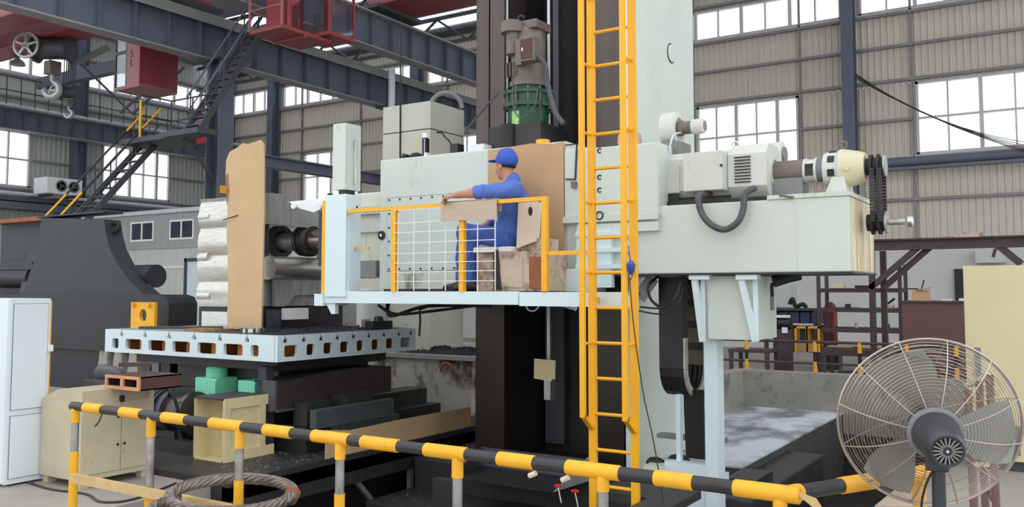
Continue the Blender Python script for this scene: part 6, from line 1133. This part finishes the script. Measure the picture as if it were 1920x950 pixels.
# ------------------------------------------------------------------ seated operator
class SDF:
    def __init__(s, lo, hi, h): s.lo = np.array(lo); s.h = h; s.n = np.ceil((np.array(hi)-s.lo)/h).astype(int)+1; s.f = np.full(s.n, .3, np.float32)
    def put(s, lo, hi, fn, k, sub=False):
        m = .06; i0 = np.clip(((np.array(lo)-m-s.lo)/s.h).astype(int), 0, s.n-1); i1 = np.clip(((np.array(hi)+m-s.lo)/s.h).astype(int)+2, 1, s.n); sl = tuple(slice(a, b) for a, b in zip(i0, i1))
        g = np.meshgrid(*[s.lo[a]+s.h*np.arange(i0[a], i1[a]) for a in range(3)], indexing='ij'); d = fn(*g).astype(np.float32); o = s.f[sl]
        if sub: hh = np.clip(.5-.5*(o+d)/k, 0, 1); s.f[sl] = o*(1-hh)-d*hh+k*hh*(1-hh)
        else: hh = np.clip(.5+.5*(o-d)/k, 0, 1); s.f[sl] = o*(1-hh)+d*hh-k*hh*(1-hh)
    def cap(s, a, b, ra, rb, k=.02):
        a, b = np.array(a), np.array(b); ab = b-a; L = ab@ab+1e-9
        def fn(x, y, z): t = np.clip(((x-a[0])*ab[0]+(y-a[1])*ab[1]+(z-a[2])*ab[2])/L, 0, 1); return np.sqrt((x-a[0]-t*ab[0])**2+(y-a[1]-t*ab[1])**2+(z-a[2]-t*ab[2])**2)-(ra+(rb-ra)*t)
        m = max(ra, rb); s.put(np.minimum(a, b)-m, np.maximum(a, b)+m, fn, k)
    def chain(s, pts, rs, k=.015):
        for i in range(len(pts)-1): s.cap(pts[i], pts[i+1], rs[i], rs[i+1], k)
    def ell(s, c, r, k=.02, M_=None, sub=False):
        c = np.array(c); r = np.array(r); A = np.eye(3) if M_ is None else np.array(M_)
        def fn(x, y, z):
            q = [A[i][0]*(x-c[0])+A[i][1]*(y-c[1])+A[i][2]*(z-c[2]) for i in range(3)]
            k0 = np.sqrt(sum((q[i]/r[i])**2 for i in range(3))); k1 = np.sqrt(sum((q[i]/r[i]**2)**2 for i in range(3)))+1e-9; return k0*(k0-1)/k1
        m = r.max(); s.put(c-m, c+m, fn, k, sub)
    def mesh(s, name, wr=0):
        f = s.f
        if wr:
            x, y, z = np.meshgrid(*[s.lo[a]+s.h*np.arange(s.n[a]) for a in range(3)], indexing='ij')
            f = f+wr*(np.sin(38*z+22*x+3*np.sin(17*x))*np.sin(26*y-15*z)+.6*np.sin(71*x-43*z+5*np.sin(30*y)))
        n = np.array(f.shape)-1; S = f < 0; cnt = np.zeros(n, np.int8); acc = np.zeros((*n, 3), np.float32)
        def cs(o, a=f): return a[o[0]:o[0]+n[0], o[1]:o[1]+n[1], o[2]:o[2]+n[2]]
        for ax_ in range(3):
            for u_ in (0, 1):
                for v_ in (0, 1):
                    o = [0, 0, 0]; o[(ax_+1) % 3] = u_; o[(ax_+2) % 3] = v_; p = list(o); p[ax_] = 1; fa, fb = cs(o), cs(p); m = (fa < 0) != (fb < 0); t_ = np.where(m, fa/np.where(m, fa-fb, 1), 0)
                    cnt += m
                    for c_ in range(3): acc[..., c_] += np.where(m, (t_ if c_ == ax_ else o[c_]), 0)
        M_ = cnt > 0; idx = np.full(n, -1, int); idx[M_] = np.arange(M_.sum()); ii = np.argwhere(M_); vs = s.lo+s.h*(ii+acc[M_]/cnt[M_][:, None]); fs = []
        for ax_ in range(3):
            b_, c_ = (ax_+1) % 3, (ax_+2) % 3; o0 = [slice(None)]*3; o1 = [slice(None)]*3; o0[ax_] = slice(0, -1); o1[ax_] = slice(1, None); e = np.argwhere(S[tuple(o0)] != S[tuple(o1)]); e = e[(e[:, b_] > 0) & (e[:, c_] > 0) & (e[:, b_] < n[b_]) & (e[:, c_] < n[c_])]
            q = []
            for db, dc in ((-1, -1), (0, -1), (0, 0), (-1, 0)): w = e.copy(); w[:, b_] += db; w[:, c_] += dc; q.append(idx[w[:, 0], w[:, 1], w[:, 2]])
            q = np.stack(q, 1); ins = S[e[:, 0], e[:, 1], e[:, 2]]; q[~ins] = q[~ins][:, ::-1]; fs.append(q)
        me = bpy.data.meshes.new(name); me.from_pydata(vs.tolist(), [], np.concatenate(fs).tolist()); me.polygons.foreach_set('use_smooth', [True]*len(me.polygons)); me.update(); return me
def T(px, py, Y): v = onY(px, py, Y); return (v.x, v.y, v.z)
HIP = T(951, 446, 6.85); CH = T(962, 388, 6.85); NK = T(958, 340, 6.85); HD = T(948, 312, 6.85)
LS, LE, LW = T(963, 356, 6.66), T(903, 359, 6.49), T(855, 366, 6.38); RS, RE, RW = T(958, 356, 7.03), T(930, 410, 7.08), T(902, 426, 6.95)
LH, LK, LA = T(945, 446, 6.77), T(882, 438, 6.75), T(884, 524, 6.77); RH, RK, RA = T(945, 446, 6.93), T(872, 434, 6.94), T(866, 520, 6.95)
zd = 1.742
pt = thing('person', 'person in blue work suit and cap seated on the deck, arm resting on the rail', 'person', (HIP[0], 6.85, zd))
def add(me, name, m, parent=pt, label=None):
    o = bpy.data.objects.new(name, me); COL.objects.link(o); o.parent = parent; me.transform(Matrix.Translation(-ORG[parent])); me.materials.append(M[m]); ORG[o] = ORG[parent]
    if label: o['label'] = label
    return o
lo = (min(LW[0]-.2, RK[0]-.25), 6.3, zd-.02); hi = (CH[0]+.3, 7.3, HD[2]+.25)
B = SDF(lo, hi, .0062)
# head: face to -X turned a little away from the viewer
yaw = math.radians(-14); ca, sa = math.cos(yaw), math.sin(yaw); FX = np.array((-ca, -sa, 0)); FY = np.array((sa, -ca, 0)); hd = np.array(HD)   # FX forward, FY to the person's left
A = [FX, FY, np.array((0, 0, 1.))]; H = lambda f_, l_, u_: hd+FX*f_+FY*l_+np.array((0, 0, u_))
B.ell(H(-.012, 0, .035), (.098, .078, .09), .02, A); B.ell(H(.025, 0, -.035), (.066, .062, .085), .03, A); B.ell(H(.05, 0, -.085), (.035, .04, .032), .03, A)
B.cap(H(.088, 0, .012), H(.112, 0, -.022), .01, .014, .012); B.cap(H(.1, -.012, -.028), H(.1, .012, -.028), .009, .009, .01)
B.cap(H(.078, -.035, .03), H(.078, .035, .03), .013, .013, .015); B.cap(H(.088, -.018, -.058), H(.088, .018, -.058), .01, .01, .008); B.cap(H(.086, -.016, -.07), H(.086, .016, -.07), .01, .01, .008)
for sg in (-1, 1): B.ell(H(-.01, sg*.077, -.005), (.02, .009, .033), .008, A); B.ell(H(.062, sg*.04, -.03), (.028, .022, .026), .02, A)
B.chain([H(-.02, 0, -.05), np.array(NK)+(0, 0, -.02)], [.058, .062], .03)
# trunk and limbs inside the clothes
B.chain([np.array(NK)+(.01, 0, -.03), CH, HIP], [.07, .1, .1], .04); B.chain([LS, LE], [.045, .038]); B.chain([RS, RE, RW], [.045, .038, .028])
B.chain([LE, np.array(LE)*.6+np.array(LW)*.4, LW], [.043, .043, .029], .02)
for h_, k_, a_ in ((LH, LK, LA), (RH, RK, RA)): B.chain([h_, k_, a_], [.07, .052, .035])
def hand(w, d, side, curl, spread):
    w = np.array(w); d = np.array(d)/np.linalg.norm(d); s_ = np.array(side); s_ = s_-d*(s_@d); s_ /= np.linalg.norm(s_); dn = np.cross(d, s_); dn = dn if dn[2] < 0 else -dn
    for i in range(4): o = (i-1.5)*.02; B.cap(w+s_*o*.6+d*.012, w+d*.08+s_*o*1.05, .019, .016, .012)
    for i in range(4):
        o = (i-1.5)*.0225; Ls = (.078, .09, .086, .066)[i]; p = w+d*.082+s_*o; a1, a2, a3 = curl*.45, curl*1.25, curl*1.9; q = [p]
        for f_, an in ((.45, a1), (.3, a2), (.25, a3)): q.append(q[-1]+(d*math.cos(an)+dn*math.sin(an))*Ls*f_)
        B.chain(q, [.0128, .0118, .0108, .0092], .004)
    p = w+d*.02-s_*.024; B.chain([p, p+(-s_*.6+d*.75+dn*.2)*.038, p+(-s_*.5+d*.8+dn*.3)*.038+(d*.9+dn*.3)*.03], [.014, .012, .0095], .008)
hand(LW, (-1, -.3, -.12), (0, 1, .2), 1.0, 0); hand(RW, (-1, -.25, -.25), (0, -1, .2), .7, 0)
add(B.mesh('body'), 'body', 'skin')
J = SDF(lo, hi, .008)
J.chain([np.array(NK)+(.012, 0, -.045), np.array(CH)+(.005, 0, .05), CH, np.array(HIP)+(.01, 0, .08), HIP], [.075, .125, .135, .125, .13], .05)
J.cap(LS, RS, .085, .085, .05); J.ell(np.array(CH)+(.02, 0, .02), (.13, .19, .17), .04); J.ell(np.array(HIP)+(.0, 0, .03), (.12, .17, .1), .04)
J.chain([LS, np.array(LS)*.5+np.array(LE)*.5+(0, 0, -.01), LE], [.082, .072, .06], .04); J.chain([LE, np.array(LE)*.86+np.array(LW)*.14], [.062, .058], .02); J.cap(np.array(LE)*.93+np.array(LW)*.07, np.array(LE)*.86+np.array(LW)*.14, .064, .063, .006)
J.chain([RS, RE, np.array(RE)*.7+np.array(RW)*.3], [.08, .062, .054], .04)
J.chain([np.array(NK)+(.012, 0, -.02), np.array(NK)+(.02, 0, .012)], [.078, .07], .012)
add(J.mesh('jacket', .0035), 'jacket', 'suit')
P_ = SDF(lo, hi, .008); P_.ell(np.array(HIP)+(0, 0, -.02), (.135, .18, .105), .04)
for h_, k_, a_ in ((LH, LK, LA), (RH, RK, RA)): P_.chain([h_, k_], [.098, .08], .03); P_.chain([k_, np.array(k_)*.45+np.array(a_)*.55, a_], [.08, .07, .062], .03)
add(P_.mesh('trousers', .004), 'trousers', 'suit_dark')
for a_, tx in ((LA, -.17), (RA, -.19)):
    S_ = SDF((a_[0]-.28, a_[1]-.1, zd-.03), (a_[0]+.12, a_[1]+.1, a_[2]+.12), .006); z0 = zd+.045
    S_.chain([(a_[0]+.04, a_[1], z0), (a_[0]-.05, a_[1], z0+.005), (a_[0]+tx, a_[1], z0-.012)], [.042, .045, .036], .02); S_.cap((a_[0]+.005, a_[1], z0+.02), (a_[0], a_[1], a_[2]+.05), .05, .05, .02)
    S_.put((a_[0]-.3, a_[1]-.1, zd-.03), (a_[0]+.15, a_[1]+.1, zd+.2), lambda x, y, z: z-zd-.006, .004, True)
    add(S_.mesh('shoe'), 'shoe', 'shoe')
Hh = SDF(hd-.16, hd+.17, .006); Hh.ell(H(-.022, 0, .02), (.094, .0815, .09), .02, A); Hh.ell(H(.075, 0, -.03), (.075, .1, .16), .01, A, True); Hh.ell(H(.0, 0, -.1), (.14, .14, .1), .01, A, True)
add(Hh.mesh('hair'), 'hair', 'hair')
Cc = SDF(hd-.2, hd+.22, .006); Cc.ell(H(-.018, 0, .06), (.118, .098, .092), .02, A); Cc.cap(H(-.05, 0, .125), H(.035, 0, .13), .036, .036, .05); Cc.put(hd-.2, hd+.03, lambda x, y, z: z-(hd[2]+.022)-.3*((x-hd[0])*FX[0]+(y-hd[1])*FX[1]), .01, True)
cp = add(Cc.mesh('cap'), 'cap', 'cap')
Vv = SDF(hd-.1, hd+.25, .005); Vv = SDF((hd[0]-.26, hd[1]-.16, hd[2]-.02), (hd[0]+.05, hd[1]+.16, hd[2]+.16), .005)
Vv.ell(H(.125, 0, .064), (.092, .08, .011), .01, A); add(Vv.mesh('visor'), 'visor', 'cap', cp)
add(MB().tube([V(H(-.1-.012*math.cos(a)*0, 0, .035))+V(FX)*(-.02*math.cos(a)+.02)+V(FY)*.055*math.sin(a) for a in [-1.3+2.6*i/8 for i in range(9)]], .007, 6).mesh('strap', None, True, 60), 'strap', 'white', cp)
for sg in (-1, 1): e_ = SDF(hd-.2, hd+.2, .004); e_.ell(H(.083, sg*.031, .014), (.01, .013, .007), .004, A); add(e_.mesh('eye'), 'eye', 'hair')
